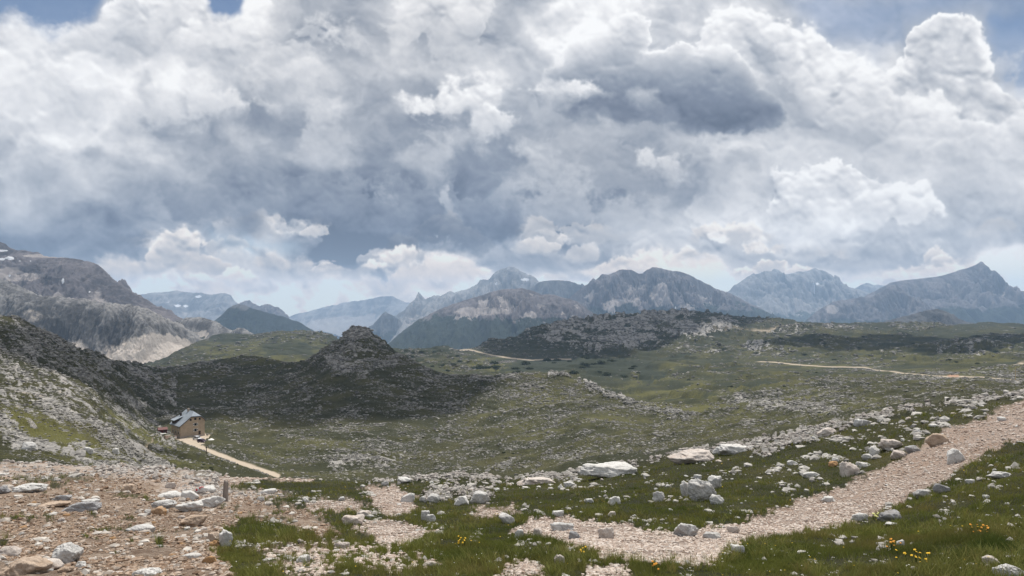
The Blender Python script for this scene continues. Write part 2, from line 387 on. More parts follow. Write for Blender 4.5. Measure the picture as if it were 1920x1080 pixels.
class NT:                                                  # a small node-graph writer
    def __init__(s, name):
        s.m = bpy.data.materials.new(name); s.m.use_nodes = True
        s.t = s.m.node_tree; s.t.nodes.clear()
        s.out = s.t.nodes.new('ShaderNodeOutputMaterial'); s.b = s.t.nodes.new('ShaderNodeBsdfPrincipled')
        s.t.links.new(s.b.outputs[0], s.out.inputs['Surface'])
        s.b.inputs['Roughness'].default_value = .9; s.b.inputs['Specular IOR Level'].default_value = .2
        s._pos = None
    def L(s, a, b): s.t.links.new(a, b)
    def put(s, sock, v):
        if isinstance(v, (int, float)): sock.default_value = v
        elif isinstance(v, tuple): sock.default_value = v if len(v) == 4 or sock.type == 'VECTOR' else v + (1,)
        else: s.L(v, sock)
    def pos(s):
        if s._pos is None: s._pos = s.t.nodes.new('ShaderNodeNewGeometry')
        return s._pos.outputs['Position']
    def obj(s): return s.t.nodes.new('ShaderNodeTexCoord').outputs['Object']
    def rnd(s): return s.t.nodes.new('ShaderNodeObjectInfo').outputs['Random']
    def isl(s):
        if s._pos is None: s.pos()
        return s._pos.outputs['Random Per Island']
    def mapv(s, v, scale=(1, 1, 1), rot=(0, 0, 0)):
        n = s.t.nodes.new('ShaderNodeMapping'); n.inputs['Scale'].default_value = scale; n.inputs['Rotation'].default_value = rot
        s.L(v, n.inputs[0]); return n.outputs[0]
    def noise(s, scale, detail=4, rough=.55, vec=None, dist=0.0):
        n = s.t.nodes.new('ShaderNodeTexNoise'); s.L(vec if vec is not None else s.pos(), n.inputs['Vector'])
        n.inputs['Scale'].default_value = scale; n.inputs['Detail'].default_value = detail
        n.inputs['Roughness'].default_value = rough; n.inputs['Distortion'].default_value = dist
        return n.outputs['Fac']
    def vor(s, scale, vec=None, out='Color', feat='F1', rand=1.0):
        n = s.t.nodes.new('ShaderNodeTexVoronoi'); s.L(vec if vec is not None else s.pos(), n.inputs['Vector'])
        n.feature = feat
        n.inputs['Scale'].default_value = scale; n.inputs['Randomness'].default_value = rand
        return n.outputs[out]
    def attr(s, name):
        n = s.t.nodes.new('ShaderNodeAttribute'); n.attribute_name = name; return n.outputs['Fac']
    def math(s, op, a, b=0.0, c=0.0):
        n = s.t.nodes.new('ShaderNodeMath'); n.operation = op
        for k, v in enumerate((a, b, c)): s.put(n.inputs[k], v)
        return n.outputs[0]
    def step(s, lo, hi, v):
        n = s.t.nodes.new('ShaderNodeMapRange'); n.interpolation_type = 'SMOOTHSTEP'
        s.put(n.inputs['Value'], v); s.put(n.inputs['From Min'], lo); s.put(n.inputs['From Max'], hi)
        return n.outputs[0]
    def lin(s, lo, hi, a, b, v):
        n = s.t.nodes.new('ShaderNodeMapRange'); s.put(n.inputs['Value'], v)
        for k, q in zip(('From Min', 'From Max', 'To Min', 'To Max'), (lo, hi, a, b)): s.put(n.inputs[k], q)
        return n.outputs[0]
    def mix(s, f, a, b, mode='MIX'):
        n = s.t.nodes.new('ShaderNodeMix'); n.data_type = 'RGBA'; n.blend_type = mode
        s.put(n.inputs['Factor'], f); s.put(n.inputs['A'], a); s.put(n.inputs['B'], b)
        return n.outputs['Result']
    def bump(s, h, strength=.5, dist=.1, normal=None):
        n = s.t.nodes.new('ShaderNodeBump'); s.L(h, n.inputs['Height'])
        n.inputs['Strength'].default_value = strength; n.inputs['Distance'].default_value = dist
        if normal is not None: s.L(normal, n.inputs['Normal'])
        return n.outputs[0]
    def done(s, col=None, normal=None, rough=None):
        if col is not None: s.put(s.b.inputs['Base Color'], col)
        if normal is not None: s.L(normal, s.b.inputs['Normal'])
        if rough is not None: s.put(s.b.inputs['Roughness'], rough)
        return s.m

def plain(name, col, rough=.8, var=.12, scale=3.0, metal=0.0):
    k = NT(name)
    n = k.noise(scale, 6, .6, k.obj())
    c = k.mix(n, tuple(v * (1 - var) for v in col), tuple(min(1, v * (1 + var)) for v in col))
    k.b.inputs['Metallic'].default_value = metal
    return k.done(c, k.bump(n, .15, .02), rough)
# ---------------------------------------------------------------- the ground: one sheet from the feet to beyond the plateau
# Every bearing has the same chain of 15 relief lines (near turf, brink, hollow, spur, hill, dip, plateau, rim):
# each entry is (drop below eye level as a row of the 1920-wide picture, metres away).
KEYS = {
 -700: [(1080,7),(990,12),(920,22),(850,40),(835,55),(790,80),(720,120),(660,200),(600,320),(540,450),(560,600),(640,1200),(660,1500),(650,1900)],
 0:    [(1080,8),(1000,14),(930,25),(880,40),(862,50),(820,70),(745,110),(695,210),(640,330),(602,430),(625,600),(690,1200),(690,1500),(680,1900)],
 150:  [(1080,8),(1000,14),(930,26),(888,42),(875,55),(835,80),(770,115),(735,210),(700,330),(665,480),(690,650),(700,1250),(692,1500),(690,1900)],
 225:  [(1080,8),(1000,14),(930,27),(888,44),(885,62),(868,80),(822,115),(798,240),(725,450),(680,680),(705,850),(700,1300),(692,1500),(690,1900)],
 260:  [(1080,8),(1000,14),(930,27),(889,44),(888,66),(875,86),(848,130),(812,300),(732,550),(688,780),(708,950),(700,1330),(691,1500),(688,1900)],
 300:  [(1080,8),(1000,14),(935,28),(890,45),(892,70),(882,95),(850,200),(822,345),(740,620),(692,850),(715,1050),(700,1350),(690,1500),(680,1900)],
 380:  [(1080,8),(1000,14),(938,28),(894,45),(902,76),(886,140),(846,245),(815,345),(742,610),(682,870),(708,1080),(690,1420),(668,1700),(640,2200)],
 450:  [(1080,8),(1000,14),(940,28),(897,45),(910,80),(887,180),(850,270),(800,420),(740,600),(674,880),(700,1100),(672,1500),(646,2000),(629,2400)],
 560:  [(1080,8),(1000,14),(940,28),(900,48),(915,90),(895,210),(850,300),(780,450),(720,620),(683,800),(705,1000),(672,1500),(645,1900),(624,2300)],
 615:  [(1080,8),(1000,14),(940,28),(903,48),(915,90),(893,220),(847,303),(780,443),(700,610),(652,790),(690,1000),(672,1500),(645,1900),(624,2150)],
 640:  [(1080,8),(1005,13.5),(942,27),(905,48),(915,90),(892,225),(845,305),(780,440),(690,625),(635,792),(680,1000),(680,1400),(655,1900),(640,2200)],
 650:  [(1080,8),(1005,13.5),(942,27),(905,48),(915,90),(892,226),(845,306),(780,438),(684,630),(625,796),(680,1000),(682,1400),(660,1800),(645,2100)],
 692:  [(1080,8),(1010,13),(945,26),(905,48),(915,90),(891,230),(842,310),(780,430),(682,632),(621,796),(690,1000),(688,1300),(668,1500),(660,1700)],
 702:  [(1080,8),(1010,13),(945,26),(905,48),(915,90),(892,230),(842,310),(780,430),(686,628),(630,793),(690,1000),(688,1280),(668,1480),(658,1700)],
 670:  [(1080,8),(1008,13),(944,26),(905,48),(915,90),(891,228),(843,308),(780,434),(680,632),(617,798),(685,1000),(685,1350),(664,1650),(652,1900)],
 745:  [(1080,8),(1010,13),(945,26),(905,48),(915,90),(895,225),(845,310),(785,430),(712,590),(663,730),(700,900),(690,1200),(672,1400),(657,1700)],
 850:  [(1080,8),(1008,13),(945,26),(898,50),(915,88),(888,210),(848,310),(795,425),(745,550),(708,650),(722,800),(695,1100),(675,1300),(656,1520)],
 960:  [(1080,8),(1005,13.5),(940,26),(903,46),(910,80),(893,180),(850,270),(790,400),(745,500),(705,600),(720,720),(695,1000),(672,1300),(637,1750)],
 1040: [(1080,8),(1005,13.5),(938,25),(895,46),(902,78),(880,170),(840,255),(788,375),(748,465),(706,550),(738,670),(697,940),(666,1320),(612,1840)],
 1100: [(1080,8),(1002,13.5),(935,25),(888,45),(895,75),(868,160),(830,240),(785,350),(755,430),(727,505),(745,620),(700,880),(660,1350),(604,1900)],
 1200: [(1080,8),(1000,13.5),(932,24),(872,45),(880,75),(858,150),(825,230),(795,310),(775,370),(757,430),(765,520),(715,800),(665,1300),(597,1900)],
 1280: [(1080,8),(1000,13.5),(930,24),(855,45),(862,75),(845,140),(815,210),(792,300),(778,360),(766,430),(752,520),(710,800),(655,1300),(588,1950)],
 1450: [(1080,8),(1000,13.5),(928,24),(825,45),(835,75),(812,140),(785,220),(765,310),(750,400),(735,500),(715,640),(690,850),(650,1300),(603,2000)],
 1600: [(1080,8),(1000,13),(910,24),(790,44),(800,75),(782,150),(762,230),(745,310),(728,420),(712,560),(700,700),(680,900),(645,1400),(611,2200)],
 1750: [(1080,7.5),(990,12),(880,22),(765,42),(775,75),(755,160),(740,230),(722,320),(708,450),(698,580),(688,720),(672,950),(640,1500),(612,2300)],
 1920: [(1080,7),(980,11),(850,20),(745,40),(752,75),(735,160),(722,240),(712,330),(702,450),(692,600),(682,740),(665,1000),(635,1600),(612,2400)],
 2700: [(1080,6.5),(960,10),(800,19),(680,38),(690,75),(690,160),(690,240),(688,330),(684,450),(676,600),(668,740),(650,1000),(630,1600),(612,2400)],
}
SEG_ROWS = [14, 40, 104, 88, 78, 14, 34, 76, 82, 96, 96, 16, 34, 92, 100, 16, 14, 14]

class Ground: pass
G = Ground()

def build_ground_shape():
    ks = sorted(KEYS)
    lr, tq = [], []
    for k in ks:
        a = math.atan((k - 960) / F_PX); ca = math.cos(a)
        rows = [(0.6, -1.9 / 0.6), (3.2, -.60 * ca)]
        for (y, d) in KEYS[k]: rows.append((d / ca, -(y - HORIZON) / F_PX * ca))
        rl, ql = rows[-1]
        rows += [(rl * 1.5, ql - .085), (5600, -470 / 5600), (14000, -500 / 14000.)]
        lr.append([math.log(r) for r, q in rows]); tq.append([q for r, q in rows])
    az = np.array([math.atan((k - 960) / F_PX) for k in ks])
    lr = np.array(lr); tq = np.array(tq)
    # the ring is closed behind the viewer with the mean of both ends
    az = np.concatenate([[-math.pi], az, [math.pi]])
    mid_l = (lr[0] + lr[-1]) / 2; mid_q = (tq[0] + tq[-1]) / 2
    lr = np.concatenate([[mid_l], lr, [mid_l]]); tq = np.concatenate([[mid_q], tq, [mid_q]])
    cols = np.concatenate([np.linspace(-math.pi, -R(60), 26)[:-1], np.linspace(-R(60), -R(37.5), 60)[:-1],
                           np.linspace(-R(37.5), R(37.5), 1060), np.linspace(R(37.5), R(60), 60)[1:], np.linspace(R(60), math.pi, 26)[1:]])
    s = [np.linspace(i, i + 1, n, endpoint=False) for i, n in enumerate(SEG_ROWS)]
    s = np.concatenate(s + [[float(len(SEG_ROWS))]])
    lrc = pchip(az, lr, cols); tqc = pchip(az, tq, cols)              # (ncol, nline)
    ki = np.arange(lr.shape[1])
    r = np.exp(pchip(ki, lrc.T, s)); q = pchip(ki, tqc.T, s)          # (nrow, ncol)
    z = r * q
    A = np.broadcast_to(cols, r.shape)
    x = r * np.sin(A); y = r * np.cos(A)
    px = 960 + F_PX * np.tan(np.clip(A, -1.3, 1.3)); py = HORIZON - F_PX * (z / r) / np.cos(np.clip(A, -1.3, 1.3))
    S = np.broadcast_to(s[:, None], r.shape)
    G.s, G.cols, G.r = s, cols, r
    return x, y, z, r, px.astype(np.float32), py.astype(np.float32), S

def ground_masks(x, y, r, px, py, S):
    """what grows or lies where: soil, path, rock, veg (tone), lush - all 0..1, fixed to the ground"""
    n1 = fbm(x / np.maximum(r * .05, .5), y / np.maximum(r * .05, .5), 4, .55, seed=21) if False else None
    lx = np.log(r)
    wob = fbm(px / 34, py / 17, 5, .6, seed=22) ; wob2 = fbm(px / 34, py / 17, 5, .6, seed=23)
    wob3 = fbm(px / 14, py / 8, 4, .6, seed=25); wob4 = fbm(px / 14, py / 8, 4, .6, seed=26)
    qx = px + 30 * wob + 14 * wob3; qy = py + 13 * wob2 + 7 * wob4
    fine = fbm(px / 9, py / 5, 4, .6, seed=24)
    near = (S < 5.4)
    def zone(pts, soft, only=None):
        m = np.zeros(px.shape, np.float32)
        xs = [p[0] for p in pts]; ys = [p[1] for p in pts]
        sel = (px > min(xs) - 80) & (px < max(xs) + 80) & (py > min(ys) - 60) & (py < max(ys) + 60)
        if only is not None: sel &= only
        m[sel] = sstep(-soft, soft, poly_sd(qx[sel], qy[sel], pts) + soft * 1.6 * fine[sel] + 3.0 * wob3[sel])
        return m
    def band(pts, w, soft, only=None, wob=1.0):
        m = np.zeros(px.shape, np.float32)
        xs = [p[0] for p in pts]; ys = [p[1] for p in pts]; g = w + soft + 50
        sel = (px > min(xs) - g) & (px < max(xs) + g) & (py > min(ys) - g) & (py < max(ys) + g)
        if only is not None: sel &= only
        d = line_d(px[sel] + (qx[sel] - px[sel]) * wob, py[sel] + (qy[sel] - py[sel]) * wob, pts)
        m[sel] = 1 - sstep(w - soft, w + soft, d)
        return m
    mx = np.maximum
    soil = zone([(-260,905),(60,906),(250,897),(330,905),(380,935),(470,938),(545,950),(610,978),(645,1003),(600,1010),(540,985),(470,970),(420,995),(400,1030),(440,1085),(430,1110),(-260,1110)], 7, near)
    soil = soil * (1 - .9 * sstep(.16, .34, fbm(px / 60 + 3, py / 22, 5, .65, seed=27)) * (py < 1040))
    path = zone([(1930,748),(1870,772),(1830,790),(1780,806),(1700,850),(1640,886),(1600,905),(1550,925),(1450,962),(1400,980),(1330,992),(1240,1000),(1170,986),(1090,977),(1020,972),(985,982),(950,1002),(1020,1015),(1080,1030),(1120,1046),(1180,1053),(1260,1056),(1345,1060),(1358,1036),(1392,1018),(1440,1010),(1540,994),(1590,986),(1640,970),(1690,945),(1730,920),(1790,890),(1840,860),(1880,838),(1960,810),(2200,740),(2200,660)], 4, near)
    path = mx(path, zone([(682,918),(735,912),(765,922),(775,945),(770,968),(735,968),(700,950)], 5, near))
    path = mx(path, .9 * zone([(660,990),(700,975),(760,985),(815,1000),(800,1016),(740,1022),(690,1010)], 5, near))
    path = mx(path, .8 * zone([(480,1030),(560,1022),(640,1018),(720,1020),(800,1040),(830,1060),(760,1075),(640,1062),(600,1090),(520,1075),(500,1050)], 10, near) * sstep(-.22, .12, wob3 + .5 * wob))
    path = mx(path, .8 * zone([(575,940),(660,935),(690,955),(640,965),(580,960)], 6, near))
    path = mx(path, .8 * zone([(880,955),(960,948),(975,965),(900,970)], 6, near))
    path = mx(path, zone([(405,905),(430,895),(460,888),(520,884),(560,890),(600,898),(560,902),(500,900),(455,908),(420,915)], 3, near))
    path = mx(path, .9 * zone([(940,1062),(1000,1056),(1020,1085),(930,1090)], 6, near)); path = mx(path, .9 * zone([(1100,1070),(1170,1058),(1190,1090),(1090,1095)], 6, near))
    # pale stony apron between soil and turf on the left
    stony = .9 * band([(-200,905),(0,888),(120,882),(250,890),(330,900),(420,905)], 11, 7, near)
    stony = mx(stony, .9 * zone([(300,925),(335,905),(400,905),(440,920),(520,925),(560,935),(480,940),(400,950),(320,945)], 6, near))
    rock = np.zeros(px.shape, np.float32)
    # the pale limestone spur on the left slope and its smaller neighbours
    sp = (S > 4.6) & (S < 9.2)
    spur = band([(-120,715),(-10,728),(60,745),(110,768),(160,795),(215,825),(270,860),(310,888)], 13, 10, sp)
    spur = mx(spur, band([(-60,795),(0,800),(30,815),(60,838),(90,848)], 14, 10, sp))
    spur = mx(spur, .85 * band([(0,830),(60,845),(130,855),(190,878),(250,886)], 9, 9, sp))
    spur = mx(spur, .8 * band([(140,840),(200,858),(260,880),(300,890)], 8, 8, sp))
    spur = mx(spur, .6 * band([(30,690),(110,735),(170,775),(220,800)], 9, 12, sp))
    rock = mx(rock, spur)
    # general stoniness
    mid = (S >= 5) & (S < 11.3); far = S >= 11.3
    strat = fbm(px / 70 + .3 * wob, py / 12 + .012 * (px - 700) * 0, 4, .6, seed=31)
    clump = fbm(x / 55, y / 55, 5, .55, seed=32)
    cl2 = fbm(x / 14, y / 14, 4, .55, seed=33)
    gen = .30 + .36 * clump + .42 * strat + .26 * cl2
    rock = np.where(mid, mx(rock, np.clip(gen, 0, .95)), rock)
    # left dark slope: streaks of grey rock running down to the right
    lft = (px < 330) & (S > 7.2) & (S < 11.3)
    streak = fbm((px * .83 + py * .55) / 90, (py * .83 - px * .55) / 8, 5, .6, seed=35)
    rock = np.where(lft, mx(rock * .8, np.clip(.52 + .95 * streak, 0, .9)), rock)
    kn = np.clip(1 - ((px - 672) / 115) ** 2 - ((py - 655) / 75) ** 2, 0, 1) * mid
    rock = mx(rock, np.clip(kn * 1.6, 0, .85) * np.clip(.7 + .8 * strat, 0, 1.1))
    cap = zone([(630,640),(644,614),(690,610),(710,640)], 8, mid); rock = mx(rock, cap * .95)
    for pts, w, a in [([(620,882),(660,872),(700,870),(740,868)], 10, .8), ([(620,840),(680,860),(730,868)], 5, .5),
                      ([(1240,722),(1300,735),(1370,752),(1450,765),(1560,778)], 13, .72), ([(1340,720),(1420,745),(1540,757),(1640,765)], 10, .5),
                      ([(1030,708),(1075,715),(1130,740),(1190,757)], 4, .95), ([(1120,728),(1150,705),(1175,695)], 5, .8),
                      ([(1170,722),(1200,730),(1215,742)], 16, .75), ([(1200,755),(1260,778),(1330,790)], 5, .6), ([(620,897),(700,890)], 5, .6),
                      ([(930,880),(1050,862),(1180,850)], 14, .55), ([(980,740),(1030,752)], 14, .55)]:
        rock = mx(rock, a * band(pts, w, w, (S >= 5)))
    # far plateau: rock ribs
    rib = ridged((px + 40 * wob) / 210, (py + .10 * px) / 26, 5, .55, seed=41)
    massif = zone([(760,668),(850,652),(960,640),(1010,622),(1080,603),(1200,592),(1270,584),(1340,596),(1420,603),(1420,612),(1380,630),(1290,648),(1200,664),(1090,668),(1000,655),(900,660)], 14, far)
    rock = np.where(far, np.clip(1.05 * rib - .36 + .34 * clump, 0, .9) * np.where(px < 760, .35, 1), rock)
    rock = mx(rock, massif * np.clip(.40 + 1.15 * ridged((px + 30 * wob) / 90, (py - .25 * px) / 30, 5, .6, seed=42), 0, .95))
    rock = mx(rock, .75 * zone([(1360,665),(1390,645),(1430,642),(1470,655),(1490,668),(1420,672)], 8, far) * np.clip(.3 + strat, 0, 1) * 1.6)
    rock = mx(rock, .75 * zone([(1640,668),(1700,655),(1760,652),(1800,660),(1790,672),(1720,668)], 8, far) * np.clip(.3 + strat, 0, 1) * 1.5)
    rock = mx(rock, .8 * zone([(1400,600),(1600,608),(1760,614),(1760,628),(1600,630),(1430,628)], 9, far) * np.clip(.2 + rib, 0, 1))
    rock = mx(rock, .7 * zone([(1780,655),(1930,650),(1930,662),(1800,665)], 6, far))
    rock = mx(rock, .7 * zone([(1850,712),(1930,706),(1930,728),(1870,724)], 6, S >= 5) * (.6 + .6 * cl2))
    rock = mx(rock, .9 * zone([(535,632),(570,622),(610,624),(640,640),(600,648)], 8, far) * np.clip(.2 + strat, 0, 1))
    # brink of the near turf: bare limestone slabs
    brink = band([(700,905),(800,900),(900,898),(985,903),(1080,893),(1180,877),(1270,856),(1400,838),(1480,822),(1560,800),(1640,786),(1720,766),(1830,757),(1920,740)], 4, 4, near & (S > 3))
    brink2 = zone([(1390,850),(1440,835),(1490,818),(1560,806),(1570,816),(1500,838),(1440,852)], 7, near)
    rock = np.where(near, mx(rock, mx(.8 * brink, .9 * brink2)), rock)
    for pts in [[(785,930),(840,915),(920,922),(915,945),(850,940),(800,950)], [(330,915),(420,905),(420,945),(330,940)],
                [(930,880),(1000,885),(960,905),(760,903),(720,898)]]:
        rock = mx(rock, .75 * zone(pts, 8, near))
    rock = np.where(near & (S < 4.9), np.clip(rock + .10 * (cl2 > .45), 0, 1), rock)
    # vegetation tone
    veg = np.clip(.38 + .5 * fbm(x / 40, y / 40, 4, .55, seed=51), 0, 1)
    veg = np.where(near, np.clip(.40 + .55 * fbm(x / 5, y / 5, 4, .55, seed=52), 0, 1), veg)
    lush = np.zeros(px.shape, np.float32)
    for pts, soft, a in [([(-60,735),(20,750),(110,800),(230,860),(300,890),(200,890),(100,845),(0,800)], 16, .8),
                         ([(200,780),(270,790),(310,830),(330,850),(420,880),(330,890),(280,860),(200,820)], 12, .75),
                         ([(-60,842),(100,848),(240,885),(100,885),(-60,870)], 10, .7),
                         ([(370,655),(450,640),(600,628),(620,650),(560,690),(450,680),(380,672)], 14, .62),
                         ([(850,668),(930,664),(985,690),(960,705),(870,695)], 10, .9), ([(770,680),(840,670),(860,700),(780,705)], 14, .5),
                         ([(480,840),(700,830),(760,850),(600,890),(480,880)], 30, .45), ([(900,760),(1060,720),(1200,800),(1000,850)], 60, .5),
                         ([(1130,735),(1180,700),(1250,690),(1350,700),(1600,740),(1700,770),(1500,800),(1250,790)], 40, .7),
                         ([(1250,660),(1500,640),(1920,640),(1920,720),(1500,720),(1300,690)], 30, .45), ([(1800,695),(1920,690),(1920,712),(1820,712)], 8, .7)]:
        lush = mx(lush, a * zone(pts, soft, S > 4.4))
    # dark dwarf-pine cover; the far-plateau noise bands also paint in gully shade
    pine = np.zeros(px.shape, np.float32)
    for pts, soft, a in [([(945,700),(960,672),(1010,664),(1100,668),(1190,676),(1240,690),(1180,712),(1120,716),(1080,705)], 8, .95),
                         ([(700,655),(760,650),(850,652),(870,664),(790,668)], 6, .9), ([(1195,700),(1225,692),(1250,702),(1240,716),(1205,716)], 5, 1),
                         ([(860,655),(950,645),(1050,652),(1080,664),(960,662)], 8, .7), ([(395,622),(440,628),(480,640),(430,648),(400,640)], 8, .8), ([(500,648),(560,642),(600,655),(560,672),(500,668)], 9, .75), ([(605,634),(632,622),(642,640),(620,648)], 6, .9), ([(200,640),(280,640),(330,690),(260,690)], 16, .5)]:
        pine = mx(pine, a * zone(pts, soft, S > 10.2))
    pine = mx(pine, .6 * sstep(.02, .16, fbm(px / 120 + .4 * wob, py / 16, 5, .6, seed=62)) * far * (px > 780))  # darker bands painted in for gully shade on the plateau
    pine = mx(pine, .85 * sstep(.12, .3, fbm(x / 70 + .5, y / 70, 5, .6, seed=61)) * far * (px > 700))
    rock = rock * (1 - .75 * pine)
    # roads
    road = band([(338,822),(352,830),(385,842),(415,855),(450,868),(485,880),(522,892)], 3.6, 1.2, (S > 5) & (S < 11), .15)
    road = mx(road, zone([(330,823),(350,822),(385,812),(394,814),(396,826),(385,836),(360,832)], 2, (S > 5) & (S < 11)))
    road = mx(road, .9 * band([(268,862),(280,850),(274,842),(290,825),(306,818),(332,822)], 1.5, 1.0, (S > 5) & (S < 11), .3))
    trail = band([(1330,672),(1388,676),(1440,679),(1500,684),(1560,688),(1620,689),(1645,694),(1700,701),(1760,706),(1840,707),(1880,711),(1912,715)], .8, .8, (S > 8) & (S < 13.4), .05)
    trail = mx(trail, .9 * band([(858,655),(885,657),(915,664),(950,670),(1000,676),(1070,674)], 1.1, .9, S > 11, .15))
    trail = mx(trail, .6 * band([(1340,628),(1400,622),(1500,616)], 1.2, 1.0, S > 11, .3)); trail = mx(trail, .9 * band([(1900,690),(1925,684)], 2, 1, S > 8, .2))
    cutw = band([(338,822),(352,830),(385,842),(415,855),(450,868),(485,880),(522,892)], 9, 5, (S > 5) & (S < 11), 0)
    cutw = mx(cutw, zone([(318,832),(340,812),(385,804),(400,812),(402,826),(385,840),(350,836)], 5, (S > 5) & (S < 11)))
    cutw = mx(cutw, band([(1388,676),(1440,679),(1500,684),(1560,688),(1620,689),(1645,694),(1700,701),(1760,706),(1840,707),(1880,711),(1912,715)], 14, 6, S > 8, 0))
    cutw = mx(cutw, band([(858,655),(885,657),(915,664),(950,670),(1000,676),(1070,674)], 12, 6, S > 11, 0))
    clay = band([(1778,705),(1796,705.5)], 1.6, .8, (S > 8) & (S < 11.2), 0)
    cut = np.maximum(road, trail)
    rock = rock * (1 - np.clip(cut * 1.5, 0, 1)); pine = pine * (1 - cut); lush = lush * (1 - cut)
    rock = rock * (1 - path) ; soil = soil * (1 - path)
    return dict(soil=soil, path=path, stony=stony * (1 - path) , rock=rock, veg=veg, lush=lush, pine=pine, road=mx(road, trail), clay=clay, cut=cutw), kn, cap

def ground_relief(x, y, z, r, px, py, S, M, kn, cap):
    dz = np.zeros(x.shape)
    for k, lam in enumerate([.16, .34, .75, 1.6, 3.4, 7.5, 16, 34, 75, 160]):
        w = sstep(.0022, .006, lam / r) * (1 - sstep(.11, .20, lam / r))
        if not w.any(): continue
        n = perlin(x / lam, y / lam, 70 + k)
        b = 1 - 2 * np.abs(perlin(x / lam * .8 + 5, y / lam * .8, 90 + k))
        a = .060 * lam * (1 - .70 * M['path']) * (1 - .8 * M['road'])
        a = a * np.where((S > 11.3) & (px > 740), 1.35, np.where(S > 11.3, 1.25, 1.0)) * (1 - .85 * M['cut'])
        dz += w * a * (n * .7 + b * (.25 + .8 * M['rock']))
    # karst ledges: beds a few metres thick stand out as steps
    for th, m in ((3.6, np.clip(kn * 1.6, 0, 1) * .12), (2.0, .30 * ((S > 6.5) & (S < 11.3)) * (1 - np.clip(kn * 2, 0, 1))), (9.0, .45 * (S > 11.3) * (S < 15.4))):
        tilt = .10 * x + .04 * y
        t = (z + dz + tilt + 1.1 * th * fbm(x / 90, y / 90, 3, seed=81)) / th
        fr = t - np.floor(t)
        dz += m * th * (sstep(.25, .75, fr) - fr) * (1 - M['cut'])
    return dz

def mat_ground():
    k = NT('ground'); P = k.pos()
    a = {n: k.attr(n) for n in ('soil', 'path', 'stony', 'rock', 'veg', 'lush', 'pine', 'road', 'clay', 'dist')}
    far = k.step(3.6, 4.8, a['dist']); vfar = k.step(5.9, 6.9, a['dist'])
    nb = k.noise(.035, 8, .62); nm = k.noise(.55, 10, .68); nf = k.noise(5.5, 8, .68)
    big = k.math('MULTIPLY_ADD', k.math('SUBTRACT', nb, .5), .9, a['veg'])
    tone = k.math('MULTIPLY_ADD', k.math('SUBTRACT', nm, .5), 1.0, big)
    g = k.mix(k.step(.15, .85, tone), (.028, .031, .011), (.086, .080, .030))
    g = k.mix(k.math('MULTIPLY', k.step(.55, .80, k.noise(.9, 8, .7, None, .4)), .55), g, (.100, .074, .040))         # dry tufts
    g = k.mix(k.math('MULTIPLY', a['lush'], k.step(.1, .7, tone)), g, (.135, .132, .036))
    g = k.mix(a['pine'], g, k.mix(nm, (.010, .017, .011), (.030, .040, .020)))  # pine cover, plus the painted gully-shade bands
    g = k.mix(k.step(.62, .38, nf), g, k.mix(.45, g, (.012, .013, .007)))
    # limestone: pale grey, lichen-dark streaks, rusty stain
    rn = k.noise(.8, 10, .72, k.mapv(P, (1, 1, 2.2)))
    rc = k.mix(k.step(.35, .7, rn), (.19, .185, .18), (.42, .40, .375))
    rc = k.mix(k.math('MULTIPLY', k.step(.55, .75, k.noise(.21, 5, .6)), .35), rc, (.36, .27, .19))
    thr_n = k.noise(.42, 12, .74, k.mapv(P, (1, 1, 1.8)))
    thr_f = k.noise(2.6, 9, .72)
    thr = k.mix(far, thr_f, thr_n)
    thr = k.mix(vfar, thr, k.noise(.085, 12, .72))
    lo = k.math('MULTIPLY_ADD', a['rock'], -.50, .80)
    rm = k.step(lo, k.math('ADD', lo, .07), thr)
    rm = k.math('MULTIPLY', rm, k.step(.02, .12, a['rock']))
    c = k.mix(rm, g, rc)
    # brown soil with crumbs
    vs = k.vor(14, out='Color'); vs1 = k.t.nodes.new('ShaderNodeSeparateColor'); k.L(vs, vs1.inputs[0])
    sn = k.noise(1.4, 10, .7)
    so = k.mix(k.step(.3, .7, sn), (.150, .098, .068), (.36, .275, .21))
    so = k.mix(k.math('MULTIPLY', k.step(.5, 1.0, vs1.outputs[0]), .55), so, (.46, .38, .31))
    so = k.mix(k.math('MULTIPLY', k.step(.62, .78, k.noise(.45, 6, .6)), .6), so, (.40, .33, .28))
    c = k.mix(a['soil'], c, so)
    vp = k.vor(19, out='Color'); vp1 = k.t.nodes.new('ShaderNodeSeparateColor'); k.L(vp, vp1.inputs[0])
    gr = k.mix(vp1.outputs[0], (.36, .265, .215), (.58, .49, .43))
    gr = k.mix(k.math('MULTIPLY', k.step(.45, .75, sn), .35), gr, (.44, .30, .22))
    gr = k.mix(k.math('MULTIPLY', k.step(.48, .68, k.noise(.33, 7, .65)), .55), gr, (.34, .215, .14))
    gap = k.step(.0, .28, k.vor(19, out='Distance', feat='DISTANCE_TO_EDGE'))
    gr = k.mix(gap, k.mix(.5, gr, (.16, .11, .085)), gr)
    c = k.mix(a['stony'], c, k.mix(k.step(.38, .62, k.noise(1.1, 10, .7)), (.40, .30, .24), (.52, .47, .43)))
    c = k.mix(a['path'], c, gr)
    c = k.mix(a['road'], c, k.mix(nm, (.36, .29, .22), (.50, .43, .35)))
    c = k.mix(a['clay'], c, (.34, .21, .145))
    h1 = k.math('MULTIPLY', k.noise(7.0, 9, .7), 1.0)
    n1 = k.bump(h1, .55, .06)
    n2 = k.bump(thr_n, .8, .9, n1)
    return k.done(c, n2, .95)

